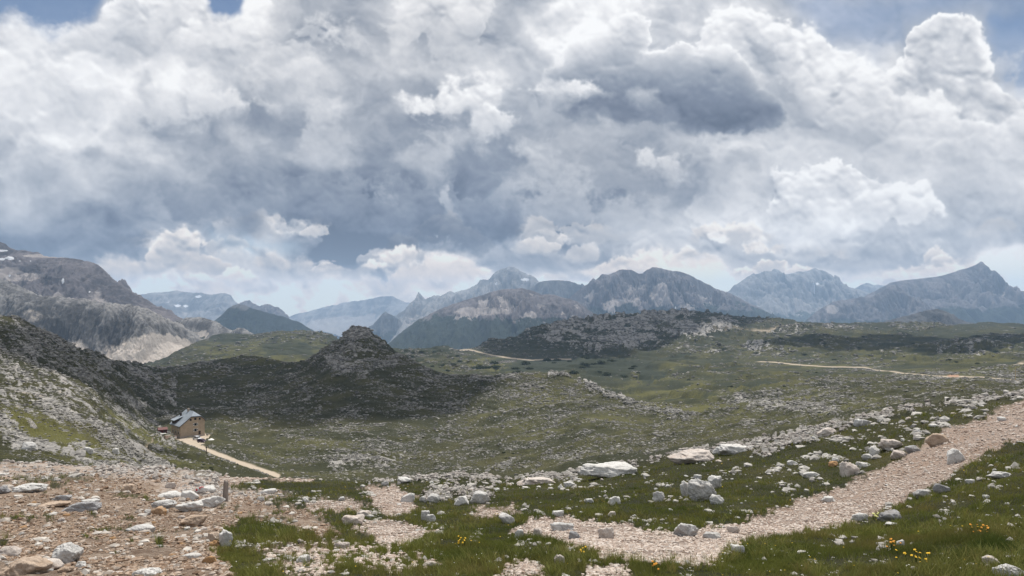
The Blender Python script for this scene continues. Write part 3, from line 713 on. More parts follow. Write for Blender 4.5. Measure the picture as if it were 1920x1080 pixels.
def build_ground():
    x, y, z, r, px, py, S = build_ground_shape()
    M, kn, cap = ground_masks(x, y, r, px, py, S)
    M['dist'] = np.log(r)
    z = z + ground_relief(x, y, z, r, px, py, S, M, kn, cap)
    nr, nc = x.shape
    V = np.stack([x, y, z], -1).reshape(-1, 3)
    i = np.arange(nr - 1)[:, None] * nc + np.arange(nc - 1)[None, :]
    Fc = np.stack([i, i + 1, i + 1 + nc, i + nc], -1).reshape(-1, 4)
    i0 = np.arange(nr - 1) * nc
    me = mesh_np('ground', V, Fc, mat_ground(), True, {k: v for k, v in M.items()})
    o = tag(link('ground', me), kind='structure')
    G.x, G.y, G.z, G.S, G.M = x, y, z, S, M
    A = np.clip(np.broadcast_to(G.cols, x.shape), -1.3, 1.3)
    G.px = (960 + F_PX * np.tan(A)).astype(np.float32)
    G.py = (HORIZON - F_PX * (z / np.maximum(y, .01))).astype(np.float32)
    # what can be seen from the path: running maximum of the elevation angle
    tan = np.where(r > 2.5, z / r, -9)
    G.vis = tan >= np.maximum.accumulate(np.concatenate([np.full((1, nc), -9.), tan[:-1]]), 0) - 1e-9
    return o

def ground_at(px, py, smin=2.0):
    """the point of the ground met by the line of sight through picture position (px, py)"""
    j = int(np.argmin(np.abs(G.cols - math.atan((px - 960) / F_PX))))
    col = G.py[:, j]; i0 = int(np.searchsorted(G.s, smin))
    w = np.where(col[i0:] <= py)[0]
    i = i0 + (int(w[0]) if len(w) else 0)
    d = G.y[i, j]
    if i > i0:
        c0, c1 = col[i - 1], col[i]; t = (c0 - py) / (c0 - c1 + 1e-9); d = G.y[i - 1, j] + t * (G.y[i, j] - G.y[i - 1, j])
    return Vector(((px - 960) / F_PX * d, d, -(py - HORIZON) / F_PX * d))

def ground_z(xq, yq):
    """height of the sheet under world points"""
    xq = np.atleast_1d(np.asarray(xq, float)); yq = np.atleast_1d(np.asarray(yq, float))
    rr = np.hypot(xq, yq); aa = np.arctan2(xq, yq)
    j = np.clip(np.searchsorted(G.cols, aa), 1, len(G.cols) - 1)
    ta = (aa - G.cols[j - 1]) / (G.cols[j] - G.cols[j - 1])
    out = np.empty(len(xq))
    for n in range(len(xq)):
        z0 = np.interp(rr[n], G.r[:, j[n] - 1], G.z[:, j[n] - 1]); z1 = np.interp(rr[n], G.r[:, j[n]], G.z[:, j[n]])
        out[n] = z0 + (z1 - z0) * ta[n]
    return out

build_ground()
# ---------------------------------------------------------------- unseen cumulus added overhead, shaped to cast the shade on the hills
def build_shade_clouds():
    k = NT('shade_cloud_vapour'); t = k.t
    d = t.nodes.new('ShaderNodeBsdfDiffuse'); d.inputs[0].default_value = (.85, .86, .88, 1)
    tr = t.nodes.new('ShaderNodeBsdfTranslucent'); tr.inputs[0].default_value = (.8, .82, .85, 1)
    tp = t.nodes.new('ShaderNodeBsdfTransparent'); m1 = t.nodes.new('ShaderNodeMixShader'); m2 = t.nodes.new('ShaderNodeMixShader')
    m1.inputs[0].default_value = .4; k.L(d.outputs[0], m1.inputs[1]); k.L(tr.outputs[0], m1.inputs[2])
    m2.inputs[0].default_value = .12
    k.L(m1.outputs[0], m2.inputs[1]); k.L(tp.outputs[0], m2.inputs[2]); k.L(m2.outputs[0], k.out.inputs['Surface'])
    t.nodes.remove(k.b)
    ZC = 1500.0
    shadows = [  # outlines of the shade on the ground: (bearing as picture column, metres away)
        ([(-160,260),(60,185),(150,180),(210,225),(245,370),(300,500),(380,455),(480,455),(600,435),(720,425),(830,445),(900,520),(890,640),(800,760),(740,1000),(560,1050),(440,1050),(300,1000),(150,620),(0,560)], -60),
        ([(930,1420),(1000,1230),(1100,1180),(1210,1280),(1300,1500),(1420,1700),(1460,2150),(1200,2400),(960,2100),(880,1650)], -70),
        ([(1400,1230),(1520,1130),(1680,1150),(1800,1060),(2000,1080),(2150,1250),(2100,1600),(1880,1500),(1700,1650),(1560,1480),(1440,1420)], -70),
    ]
    for pts, zg in shadows:
        s = (ZC - zg) / SUN_DIR.z
        P = [((p - 960) / F_PX * d_ + SUN_DIR.x * s, d_ + SUN_DIR.y * s) for p, d_ in pts]
        xs = [p[0] for p in P]; ys = [p[1] for p in P]; n = 90
        gx, gy = np.meshgrid(np.linspace(min(xs) - 60, max(xs) + 60, n), np.linspace(min(ys) - 60, max(ys) + 60, n))
        sz = math.hypot(max(xs) - min(xs), max(ys) - min(ys))
        w = sz * .035
        sd = poly_sd(gx, gy, P) + w * 1.6 * fbm(gx / (sz * .08), gy / (sz * .08), 5, .6, seed=5)
        ins = sd > -w * .2
        hgt = np.sqrt(np.clip(sd + w * .2, 0, None) / sz) * sz * .30 * (.6 + .6 * billow(gx / (sz * .12), gy / (sz * .12), 4, seed=8))
        zt = ZC + hgt; zb = ZC - .12 * hgt
        i = np.arange(n - 1)[:, None] * n + np.arange(n - 1)[None, :]
        q = np.stack([i, i + 1, i + 1 + n, i + n], -1).reshape(-1, 4)
        keep = ins.ravel()[q].all(1); q = q[keep]
        V = np.concatenate([np.stack([gx, gy, zt], -1).reshape(-1, 3), np.stack([gx, gy, zb], -1).reshape(-1, 3)])
        Fc = np.concatenate([q, q[:, ::-1] + n * n])
        used, inv = np.unique(Fc, return_inverse=True)
        tag(link('shade_cloud', mesh_np('shade_cloud', V[used], inv.reshape(-1, 4), k.m, True)), kind='structure')
build_shade_clouds()
# ---------------------------------------------------------------- mountains
def mat_mountain(name, rock_a, rock_b, scree, forest, tree_n=.02):
    k = NT(name); P = k.pos()
    sc_, vg, sn, tn = k.attr('scree'), k.attr('forest'), k.attr('snow'), k.attr('tone')
    n1 = k.noise(.004, 10, .68, k.mapv(P, (1, 1, 2.6))); n2 = k.noise(.03, 10, .75)
    c = k.mix(k.step(.3, .7, k.math('ADD', n1, k.math('MULTIPLY', k.math('SUBTRACT', tn, .5), .6))), rock_a, rock_b)
    n3 = k.noise(.11, 8, .75, k.mapv(P, (1, 1, .45)))
    c = k.mix(k.math('MULTIPLY', k.step(.48, .66, n3), .5), c, tuple(v * .5 for v in rock_a))
    c = k.mix(k.math('MULTIPLY', k.step(.5, .72, n2), .4), c, tuple(v * .55 for v in rock_a))
    e = k.math('MULTIPLY', k.math('SUBTRACT', n2, .5), .9)
    c = k.mix(k.step(.35, .65, k.math('ADD', sc_, e)), c, k.mix(n2, tuple(v * .85 for v in scree), scree))
    c = k.mix(k.step(.38, .62, k.math('ADD', vg, e)), c, k.mix(k.noise(.02, 6, .7), tuple(v * .6 for v in forest), tuple(v * 1.5 for v in forest)))
    c = k.mix(k.step(.45, .6, k.math('ADD', sn, k.math('MULTIPLY', e, .5))), c, (.70, .72, .76))
    return k.done(c, k.bump(n3, .8, 6.0, k.bump(n2, .7, 14.0)), .95)

def mountain(name, sky, D, base, front, back, mat, seed, amp=.28, lam=420., pw=.9, nx=420, nt=110, rough=10., cliff=0.0, forest_h=(0., .0), snow=0.0, scree_lo=.5, apron=0.0, steep_side=0.0, snow_pts=(), tone_pts=(), xfade=.0):
    """a ridge D metres away with the given skyline; 'base' is the height its feet sink to"""
    xs = np.array([p[0] for p in sky], float); ys = np.array([p[1] for p in sky], float)
    pxs = np.linspace(xs[0], xs[-1], nx)
    Sz = -(np.interp(pxs, xs, ys) - HORIZON) / F_PX * D
    X = (pxs - 960) / F_PX * D
    jag = fbm(X / (lam * .22), X * 0 + seed, 5, .6, seed=seed + 3) * rough
    t = np.concatenate([np.linspace(-1, 0, int(nt * .75), endpoint=False), np.linspace(0, 1, nt - int(nt * .75))])
    Xg = np.broadcast_to(X, (nt, nx)); tg = np.broadcast_to(t[:, None], (nt, nx)); at = np.abs(tg)
    wander = fbm(X / (lam * 1.6), X * 0 + 3.3, 4, .5, seed=seed + 1)
    spur = ridged(X / lam + .4 * wander, X * 0 + 1.7, 4, .5, seed=seed + 2)
    fw = front * (.72 + .55 * spur)
    Y = D + np.where(tg < 0, tg * fw, tg * back) + wander * front * .10 * (1 - at)
    H = (Sz + jag - base)
    g = (1 - at) ** pw
    if cliff: g = np.where(tg < 0, (1 - cliff) * (1 - at) ** 1.4 + cliff * (1 - sstep(.06, .30, at)), g)
    if apron: g = g * (1 - apron) + apron * np.exp(-at * 4.5) * (1 - at)
    Z = base + H * g
    wx = fbm(Xg / lam, Y / lam, 4, .5, seed=seed + 5) * .6
    gul = ridged(Xg / (lam * .55) + wx, Y / (lam * 1.9) + seed, 6, .55, seed=seed + 6)
    gul2 = ridged(Xg / (lam * .17) + wx * 2, Y / (lam * .5), 4, .55, seed=seed + 8)
    gul3 = ridged(Xg / (lam * .06) + wx, Y / (lam * .10), 4, .6, seed=seed + 12)
    w = np.clip(at * 5, 0, 1) * (1 - at) ** .6
    Z = Z + w * np.abs(H) * amp * (1.25 * (gul - .62) + .50 * (gul2 - .55) + .22 * (gul3 - .5))
    Z = Z + rough * .7 * fbm(Xg / (lam * .08), Y / (lam * .08), 4, .6, seed=seed + 9) * np.clip(at * 8 + .3, 0, 1)
    if xfade:
        e = np.minimum(np.arange(nx), np.arange(nx)[::-1]) / (nx * xfade); Z = base + (Z - base) * np.clip(e, 0, 1)[None, :] ** .7
    hf = (Z - base) / np.maximum(H.max(), 1)
    zx = np.gradient(Z, axis=1) / np.gradient(Xg, axis=1); zy = np.gradient(Z, axis=0) / np.where(np.abs(np.gradient(Y, axis=0)) < 1e-3, 1e-3, np.gradient(Y, axis=0))
    slope = np.sqrt(zx ** 2 + zy ** 2)
    nz = fbm(Xg / (lam * .5), Y / (lam * .5), 5, .6, seed=seed + 11)
    screem = sstep(.52, .30, gul) * sstep(scree_lo + .25, scree_lo - .2, hf / np.maximum(H / H.max(), .15) + .3 * nz)
    fo = sstep(forest_h[0] + .09, forest_h[0] - .06, hf + .10 * nz + .10 * (gul - .5)) if forest_h[0] > 0 else np.zeros_like(hf)
    sn = np.zeros_like(hf)
    if snow: sn = sstep(.45, .2, gul) * sstep(.3, .7, hf) * snow * (nz > 0)
    py = HORIZON - F_PX * Z / Y; pxg = 960 + F_PX * Xg / Y
    for (sx, sy, w_, h_) in snow_pts:
        sn = np.maximum(sn, 1.1 * np.clip(1.0 - ((pxg - sx) / w_) ** 2 - ((py - sy) / h_) ** 2 + 1.3 * nz, 0, 1))
    tone = .5 + .5 * nz + .55 * (gul - .5) + .5 * (gul2 - .5) + .5 * (gul3 - .45)
    for (sx, sy, w_, h_, v) in tone_pts:
        m = np.clip(1.4 - ((pxg - sx) / w_) ** 2 - ((py - sy) / h_) ** 2 + .7 * nz, 0, 1)
        if v > 0: screem = np.maximum(screem, m * v)
        else: screem = screem * (1 - m); tone = tone + v * m
    V = np.stack([Xg, Y, Z], -1).reshape(-1, 3)
    i = np.arange(nt - 1)[:, None] * nx + np.arange(nx - 1)[None, :]
    Fc = np.stack([i, i + 1, i + 1 + nx, i + nx], -1).reshape(-1, 4)
    me = mesh_np(name, V, Fc, mat, True, dict(scree=screem, forest=fo, snow=sn, tone=tone))
    return tag(link(name, me), kind='structure')

def build_mountains():
    grey = mat_mountain('grey_rock', (.10, .098, .099), (.30, .29, .285), (.60, .54, .49), (.022, .032, .018))
    mauve = mat_mountain('mauve_rock', (.066, .060, .065), (.165, .148, .155), (.36, .325, .315), (.020, .030, .020))
    blue = mat_mountain('forest_rock', (.045, .047, .05), (.11, .11, .11), (.24, .22, .21), (.013, .022, .018))
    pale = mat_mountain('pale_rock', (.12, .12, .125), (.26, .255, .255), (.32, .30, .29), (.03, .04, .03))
    # left: the high back mass, its dark descending ridge, and the rounded shoulder with the cliff and the scree fan
    mountain('mountain', [(-330,440),(-60,448),(-8,452),(0,456),(5,458),(11,467),(30,468),(60,472),(72,480),(100,482),(140,485),(162,489),(180,497),(197,515),(216,530),(238,546),(256,557),(275,572),(298,585),(330,600),(370,622),(420,660)],
             3000, -190, 900, 900, mauve, 5, amp=.22, lam=330, pw=.95, nx=700, nt=210, rough=10, scree_lo=.75, snow=.0,
             snow_pts=[(3,470,16,3),(20,484,14,5),(4,486,8,3),(38,489,6,2),(57,489,5,2.5),(18,517,5,2.5),(118,527,3,7),(168,547,1.5,4)],
             tone_pts=[(30,515,60,16,.85),(112,503,12,22,.42),(130,545,60,10,.35),(60,505,26,8,-.6),(95,527,18,6,-.6),(85,480,60,4,.7)])
    mountain('mountain', [(225,560),(250,552),(275,562),(300,577),(330,592),(365,610),(400,626),(450,650)], 3600, -220, 600, 600, blue, 15, amp=.2, lam=260, nx=200, nt=80, rough=6, forest_h=(.62,))
    mountain('mountain', [(-300,490),(-60,512),(0,522),(40,540),(80,556),(115,556),(150,562),(200,568),(245,571),(262,573),(280,580),(295,590),(303,602),(310,618),(316,640),(335,660),(372,680)],
             2050, -178, 620, 500, grey, 25, amp=.20, lam=130, pw=.8, nx=900, nt=260, rough=10, cliff=.55, scree_lo=.36,
             snow_pts=[(8,597,7,2.2)], tone_pts=[(290,668,80,42,1.3),(235,680,50,22,.8),(120,602,120,34,-.4),(60,592,30,16,.5)])
    # green-footed bluff right of the cliff
    mountain('hill', [(330,600),(350,596),(372,594),(392,600),(405,604),(417,612),(425,622),(450,634),(480,650)], 2700, -150, 330, 300, grey, 33, amp=.2, lam=110, nx=150, nt=70, rough=5, cliff=.4, forest_h=(.30,))
    mountain('hill', [(425,632),(436,620),(447,614),(458,616),(470,624),(490,640)], 2650, -150, 160, 200, grey, 35, amp=.2, lam=60, nx=80, nt=50, rough=4, cliff=.4, forest_h=(.25,))
    # dark forested cone
    mountain('mountain', [(380,630),(405,602),(418,592),(430,579),(440,573),(450,570),(462,573),(478,580),(500,586),(530,595),(560,605),(590,621),(620,640),(650,660)], 5200, -420, 1000, 900, blue, 37, amp=.14, lam=300, nx=260, nt=100, rough=8, forest_h=(.93,))
    mountain('mountain', [(405,600),(440,574),(455,566),(468,562),(474,568),(480,570),(487,574),(497,570),(506,571),(512,575),(520,576),(528,581),(538,592),(548,606)], 8200, -420, 900, 900, mauve, 39, amp=.3, lam=200, nx=200, nt=70, rough=14)
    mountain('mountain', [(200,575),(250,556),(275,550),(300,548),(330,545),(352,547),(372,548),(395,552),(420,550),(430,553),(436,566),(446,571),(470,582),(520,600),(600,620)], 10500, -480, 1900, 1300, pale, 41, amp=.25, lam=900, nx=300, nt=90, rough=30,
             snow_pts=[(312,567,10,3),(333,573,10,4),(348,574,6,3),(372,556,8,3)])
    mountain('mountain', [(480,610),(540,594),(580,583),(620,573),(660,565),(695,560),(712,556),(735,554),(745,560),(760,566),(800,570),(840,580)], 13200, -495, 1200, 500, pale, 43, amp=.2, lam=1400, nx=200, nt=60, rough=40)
    # centre: pale range climbing into the cloud, with its spires
    mountain('mountain', [(690,625),(720,600),(745,590),(760,580),(772,565),(780,560),(785,547),(791,553),(798,560),(815,556),(832,553),(842,546),(852,549),(870,543),(895,532),(900,524),(915,524),(925,514),(938,505),(950,500),(962,499),(975,508),(988,512),(1003,520),(1020,535),(1080,560),(1140,590)],
             8700, -470, 2000, 1500, pale, 45, amp=.30, lam=700, nx=380, nt=110, rough=34, snow_pts=[(930,532,8,3),(985,524,10,2)])
    mountain('mountain', [(655,640),(680,618),(698,610),(708,600),(715,590),(722,584),(728,588),(738,592),(746,598),(760,612),(790,640)], 7600, -460, 800, 800, blue, 47, amp=.3, lam=210, nx=160, nt=70, rough=16, forest_h=(.45,))
    mountain('mountain', [(960,560),(985,548),(1000,536),(1012,528),(1040,525),(1065,526),(1080,531),(1088,534),(1091,531),(1097,536),(1130,556),(1170,575)], 7900, -460, 900, 700, blue, 49, amp=.22, lam=420, nx=140, nt=60, rough=14, forest_h=(.3,))
    # brown mountain with the forest belt
    mountain('mountain', [(640,690),(700,660),(730,643),(760,618),(790,597),(820,582),(850,570),(880,561),(905,553),(935,544),(960,541),(980,541),(1000,545),(1015,552),(1040,553),(1080,566),(1110,585),(1150,610),(1200,640)],
             4700, -420, 1350, 900, mauve, 51, amp=.16, lam=260, pw=.85, nx=520, nt=160, rough=9, forest_h=(.64,), scree_lo=.85, tone_pts=[(905,584,70,9,.7),(860,598,30,5,.8),(990,615,50,5,.9),(800,610,24,10,.6)])
    # massif right of centre
    mountain('mountain', [(960,640),(1030,590),(1060,565),(1085,545),(1100,534),(1113,522),(1118,524),(1130,513),(1140,515),(1150,511),(1165,506),(1176,505),(1186,508),(1195,512),(1204,513),(1213,505),(1224,500),(1236,503),(1250,507),(1275,510),(1290,516),(1310,525),(1330,533),(1345,542),(1360,546),(1385,556),(1410,570),(1440,585),(1480,610),(1520,640)],
             6800, -440, 1500, 1100, mauve, 53, amp=.30, lam=420, pw=.85, nx=620, nt=170, rough=16, forest_h=(.52,), scree_lo=.7,
             tone_pts=[(1158,574,27,15,1.2),(1240,553,22,26,.8),(1120,588,40,8,.8),(1200,545,20,14,.5),(1290,580,24,12,.8)], snow_pts=[(1267,579,2,4),(1164,563,1.5,4)])
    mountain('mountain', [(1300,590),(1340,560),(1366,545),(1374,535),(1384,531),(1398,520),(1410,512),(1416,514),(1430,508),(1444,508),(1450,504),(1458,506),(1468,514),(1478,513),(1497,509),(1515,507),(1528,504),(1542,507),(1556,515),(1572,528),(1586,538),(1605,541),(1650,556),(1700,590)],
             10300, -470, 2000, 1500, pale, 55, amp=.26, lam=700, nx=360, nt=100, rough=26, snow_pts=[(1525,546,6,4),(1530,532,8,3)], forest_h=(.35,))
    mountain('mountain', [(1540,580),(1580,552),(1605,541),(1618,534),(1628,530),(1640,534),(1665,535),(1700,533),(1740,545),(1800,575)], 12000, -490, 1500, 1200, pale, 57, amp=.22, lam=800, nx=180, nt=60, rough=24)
    # right: the sharp summit and its foreground shoulders
    mountain('mountain', [(1520,610),(1570,575),(1620,556),(1670,530),(1690,526),(1710,524),(1740,521),(1770,516),(1795,507),(1812,502),(1824,497),(1834,491),(1841,499),(1850,512),(1862,524),(1875,532),(1895,539),(1902,545),(1915,549),(1935,566),(1990,590),(2100,600),(2300,620)],
             7800, -450, 1700, 1200, mauve, 59, amp=.24, lam=480, nx=560, nt=150, rough=9, scree_lo=.5, forest_h=(.47,))
    mountain('mountain', [(1490,620),(1512,602),(1530,586),(1548,573),(1565,565),(1590,561),(1612,557),(1630,558),(1650,546),(1662,537),(1676,532),(1690,543),(1705,553),(1722,566),(1745,582),(1800,610)], 7000, -450, 1000, 800, mauve, 61, amp=.26, lam=330, nx=300, nt=110, rough=12, forest_h=(.46,), tone_pts=[(1560,580,16,10,.7)])
    mountain('hill', [(1600,620),(1640,609),(1670,600),(1700,592),(1730,582),(1752,579),(1768,583),(1785,592),(1800,601),(1830,606),(1880,610),(1960,622)], 3700, -240, 500, 400, blue, 63, amp=.2, lam=150, nx=200, nt=80, rough=6, forest_h=(.62,))
build_mountains()
# ---------------------------------------------------------------- mesh collector for built things
class MB:
    def __init__(s): s.v = []; s.f = []
    def poly(s, pts, faces):
        b = len(s.v); s.v += [tuple(p) for p in pts]; s.f += [tuple(i + b for i in f) for f in faces]; return s
    def box(s, x0, x1, y0, y1, z0, z1):
        return s.poly([(x0,y0,z0),(x1,y0,z0),(x1,y1,z0),(x0,y1,z0),(x0,y0,z1),(x1,y0,z1),(x1,y1,z1),(x0,y1,z1)],
                      [(0,3,2,1),(4,5,6,7),(0,1,5,4),(1,2,6,5),(2,3,7,6),(3,0,4,7)])
    def prism(s, outline, ext, dirv):                      # outline: 3-D points; ext along dirv
        n = len(outline); d = Vector(dirv) * ext
        p2 = [tuple(Vector(p) + d) for p in outline]
        return s.poly(list(outline) + p2, [tuple(range(n))[::-1], tuple(range(n, 2 * n))] + [(i, (i + 1) % n, (i + 1) % n + n, i + n) for i in range(n)])
    def tube(s, p0, p1, r0, r1=None, n=10):
        r1 = r0 if r1 is None else r1
        a, b = Vector(p0), Vector(p1); w = (b - a).normalized(); u = w.orthogonal().normalized(); v = w.cross(u)
        pts = []
        for c, r in ((a, r0), (b, r1)):
            for i in range(n):
                t = 2 * math.pi * i / n; pts.append(tuple(c + u * (math.cos(t) * r) + v * (math.sin(t) * r)))
        return s.poly(pts, [tuple(range(n))[::-1], tuple(range(n, 2 * n))] + [(i, (i + 1) % n, (i + 1) % n + n, i + n) for i in range(n)])
    def build(s, name, mat, parent=None, bevel=0.0, smooth=False):
        me = bpy.data.meshes.new(name); me.from_pydata(s.v, [], s.f); me.materials.append(mat)
        import bmesh
        bm = bmesh.new(); bm.from_mesh(me); bmesh.ops.recalc_face_normals(bm, faces=bm.faces)
        if bevel:
            bmesh.ops.bevel(bm, geom=list(bm.edges), offset=bevel, segments=1, affect='EDGES', profile=.5)
        bm.to_mesh(me); bm.free()
        if smooth:
            for p in me.polygons: p.use_smooth = True
        return link(name, me, parent)

def build_hut():
    k = NT('hut_stone'); P = k.obj()
    br = k.t.nodes.new('ShaderNodeTexBrick'); k.L(k.mapv(P, (1, 1, 1), (R(90), 0, 0)), br.inputs['Vector'])
    br.inputs['Scale'].default_value = 1.0; br.inputs['Brick Width'].default_value = .7; br.inputs['Row Height'].default_value = .32; br.inputs['Mortar Size'].default_value = .03
    br.inputs['Color1'].default_value = (.54, .42, .30, 1); br.inputs['Color2'].default_value = (.43, .335, .24, 1); br.inputs['Mortar'].default_value = (.42, .35, .28, 1)
    n = k.noise(.6, 8, .7, P)
    stone = k.done(k.mix(k.math('MULTIPLY', k.step(.4, .75, n), .4), br.outputs['Color'], (.27, .20, .145)), k.bump(br.outputs['Fac'], -.3, .04), .95)
    k = NT('roof_metal'); P = k.obj()
    n = k.noise(.35, 8, .65, P)
    w = k.t.nodes.new('ShaderNodeTexWave'); w.bands_direction = 'Y'; w.inputs['Scale'].default_value = .55; k.L(P, w.inputs['Vector'])
    k.b.inputs['Metallic'].default_value = .05; k.b.inputs['Specular IOR Level'].default_value = .15
    roofm = k.done(k.mix(k.step(.3, .75, n), (.22, .25, .29), (.33, .37, .42)), k.bump(w.outputs['Fac'], .35, .06), .8)
    dark = plain('dark_wood', (.055, .036, .028), .85); red = plain('red_boards', (.10, .024, .022), .8); white = plain('white_paint', (.74, .73, .70), .6)
    glass = plain('window_glass', (.02, .024, .03), .12); conc = plain('pale_plinth', (.40, .34, .29), .9, .3)
    wood = plain('old_wood', (.22, .17, .125), .9, .4, 8)
    base = ground_at(355, 819, 6.5)
    c = base + Vector((-.40, .91, 0)) * 5.0
    gz = float(np.median(ground_z([c.x - 4, c.x + 4, c.x], [c.y, c.y, c.y + 4])))
    hut = empty('mountain_hut', (c.x, c.y, base.z - .1), R(44))
    hut.scale = (.9, .9, .9)
    tag(hut, 'two storey tan stone mountain hut with a pale metal roof beside the gravel road', 'hut')
    L = 13.0; y0 = -4.5
    gab = [(-6, 0), (6, 0), (6, 8), (4, 9.6), (-.8, 9.9), (-6, 6)]
    MB().prism([(x, y0, z) for x, z in gab], L, (0, 1, 0)).build('wall', stone, hut)
    MB().box(-6.12, 6.12, y0 - .12, y0 + L + .12, -4, .55).build('foundation', conc, hut)
    rf = MB(); th = (0, 0, 1)
    yb, yf, ya = y0 + L + .5, y0 - .55, y0 + 3.0
    rf.prism([(-6.75, yf, 5.42), (-.85, yf, 10.08), (1.6, ya, 12.05), (1.6, yb, 12.05), (-6.75, yb, 5.42)], .22, th)
    rf.prism([(6.7, yf, 7.45), (6.7, yb, 7.45), (1.6, yb, 12.05), (1.6, ya, 12.05), (4.05, yf, 9.84)], .22, th)
    rf.prism([(-.85, yf, 10.08), (4.05, yf, 9.84), (1.6, ya, 12.05)], .22, th)
    roof = rf.build('roof', roofm, hut)
    MB().box(.6, 1.5, y0 + 8, y0 + 9, 10.5, 13.3).build('chimney', conc, roof)
    MB().box(-2.6, -1.9, y0 + 9.6, y0 + 10.3, 8.6, 11.3).build('chimney', dark, roof)
    dm = MB().box(-6.1, -2.8, y0 + 7.2, y0 + 11.6, 5.8, 7.9).build('dormer', dark, roof)
    MB().prism([(-6.7, y0 + 6.9, 7.75), (-2.2, y0 + 6.9, 9.5), (-2.2, y0 + 11.9, 9.5), (-6.7, y0 + 11.9, 7.75)], .18, th).build('dormer_roof', roofm, dm)
    fas = MB()
    for (a, b) in (((-6.75, 5.36), (-.85, 10.02)), ((-.85, 10.02), (4.05, 9.78)), ((4.05, 9.78), (6.7, 7.39))):
        fas.prism([(a[0], yf - .04, a[1] - .22), (b[0], yf - .04, b[1] - .22), (b[0], yf - .04, b[1] + .04), (a[0], yf - .04, a[1] + .04)], .12, (0, 1, 0))
    fas.build('fascia', dark, hut)
    def window(x, z, w, h, sh):
        f = MB().box(x - w / 2 - .1, x + w / 2 + .1, y0 - .05, y0 + .05, z - h / 2 - .1, z + h / 2 + .1).build('window', white if sh else dark, hut)
        MB().box(x - w / 2, x + w / 2, y0 - .08, y0 - .06, z - h / 2, z + h / 2).build('pane', glass, f)
        if sh:
            for sgn in (-1, 1):
                xa = x + sgn * (w / 2 + .12); xb = xa + sgn * .62
                s = MB().box(min(xa, xb), max(xa, xb), y0 - .10, y0 - .05, z - h / 2, z + h / 2).build('shutter', white, f)
                MB().poly([(xa, y0 - .11, z - h / 2), (xb, y0 - .11, z), (xa, y0 - .11, z + h / 2), (xa, y0 - .125, z - h / 2), (xb, y0 - .125, z), (xa, y0 - .125, z + h / 2)],
                          [(0, 1, 2), (5, 4, 3), (0, 2, 5, 3), (0, 3, 4, 1), (1, 4, 5, 2)]).build('painted_wedge', dark, s)
    window(1.4, 6.0, .9, 1.3, 1); window(1.4, 3.1, .9, 1.3, 1)
    window(-1.0, 8.5, .75, .8, 0); window(1.3, 8.75, .9, .9, 0); window(3.5, 8.6, .7, .8, 0)
    d = MB().box(2.9, 4.0, y0 - .06, y0 + .04, .56, 2.4).build('door', dark, hut)
    MB().box(3.75, 3.85, y0 - .14, y0 - .06, 1.4, 1.5).build('handle', white, d)
    for (yy, zz) in ((y0 + 2.4, 2.3), (y0 + 6.2, 2.3), (y0 + 10.2, 2.3), (y0 + 3, 4.8)):
        f = MB().box(-6.06, -5.9, yy - .6, yy + .6, zz - .75, zz + .75).build('window', white, hut)
        MB().box(-6.09, -6.065, yy - .5, yy + .5, zz - .65, zz + .65).build('pane', glass, f)
    # small red shed
    p = ground_at(301, 813, 6.5)
    sh = empty('shed', (p.x, p.y + 2, p.z), R(35)); tag(sh, 'small dark red wooden shed on the slope left of the hut', 'shed')
    MB().box(-2.0, 2.0, -1.5, 1.5, -1.5, 1.9).build('wall', red, sh)
    MB().prism([(-2.3, -1.9, 1.75), (-2.3, 0, 2.75), (-2.3, 1.9, 1.75), (-2.3, 1.9, 1.9), (-2.3, 0, 2.92), (-2.3, -1.9, 1.9)], 4.6, (1, 0, 0)).build('roof', plain('rust_roof', (.14, .05, .045), .6), sh)
    MB().box(.4, 1.2, -1.54, -1.5, -.2, 1.6).build('door', dark, sh)
    # table with white top, low wall
    p = ground_at(306, 817, 6.5)
    tb = empty('table', (p.x, p.y, p.z), R(20)); tag(tb, 'white topped outdoor table on the bank between shed and hut', 'table')
    MB().box(-1.1, 1.1, -.6, .6, .95, 1.05).build('tabletop', white, tb)
    for sx in (-.9, .9):
        for sy in (-.45, .45): MB().box(sx - .05, sx + .05, sy - .05, sy + .05, -.5, .95).build('leg', dark, tb)
    a = ground_at(309, 822, 6.5); b = ground_at(330, 822, 6.5)
    w = MB(); rr = random.Random(4); d = b - a; ln = d.length; d.normalize(); nrm = Vector((-d.y, d.x, 0))
    for row in range(4):
        t = -.2 * (row % 2)
        while t < ln:
            l = rr.uniform(.5, .95); q = a + d * (t + l / 2)
            off = rr.uniform(-.05, .05); z = a.z * (1 - t / ln) + b.z * t / ln - .4 + row * .38
            w.prism([tuple(Vector((q.x, q.y, z)) + d * sx * l * .49 + nrm * (sy * .3 + off)) for sx, sy in ((-1, -1), (1, -1), (1, 1), (-1, 1))], .36, (0, 0, 1)); t += l
    wl = w.build('dry_stone_wall', plain('wall_stone', (.42, .31, .25), .95, .35, 1.5), None, .04); tag(wl, 'low pinkish dry stone wall left of the hut', 'wall')
    # sunshade
    p = ground_at(396, 834, 6.5)
    u = empty('parasol', (p.x, p.y, p.z)); tag(u, 'small white parasol standing by the hut yard', 'parasol')
    MB().tube((0, 0, -.2), (0, 0, 2.3), .05, .04).build('pole', dark, u)
    cn = MB(); n = 12
    cn.poly([(0, 0, 2.55), (0, 0, 2.4)] + [(1.15 * math.cos(i * math.tau / n), 1.15 * math.sin(i * math.tau / n), 1.95) for i in range(n)],
            [(0, 2 + i, 2 + (i + 1) % n) for i in range(n)] + [(1, 2 + (i + 1) % n, 2 + i) for i in range(n)])
    cn.build('canopy', white, u)
    # posts
    p = ground_at(422, 938, 3.0); hpx = 37 / F_PX * p.y
    pm = NT('weathered_post'); P = pm.obj(); nn = pm.noise(14, 8, .7, pm.mapv(P, (1, 1, .08)))
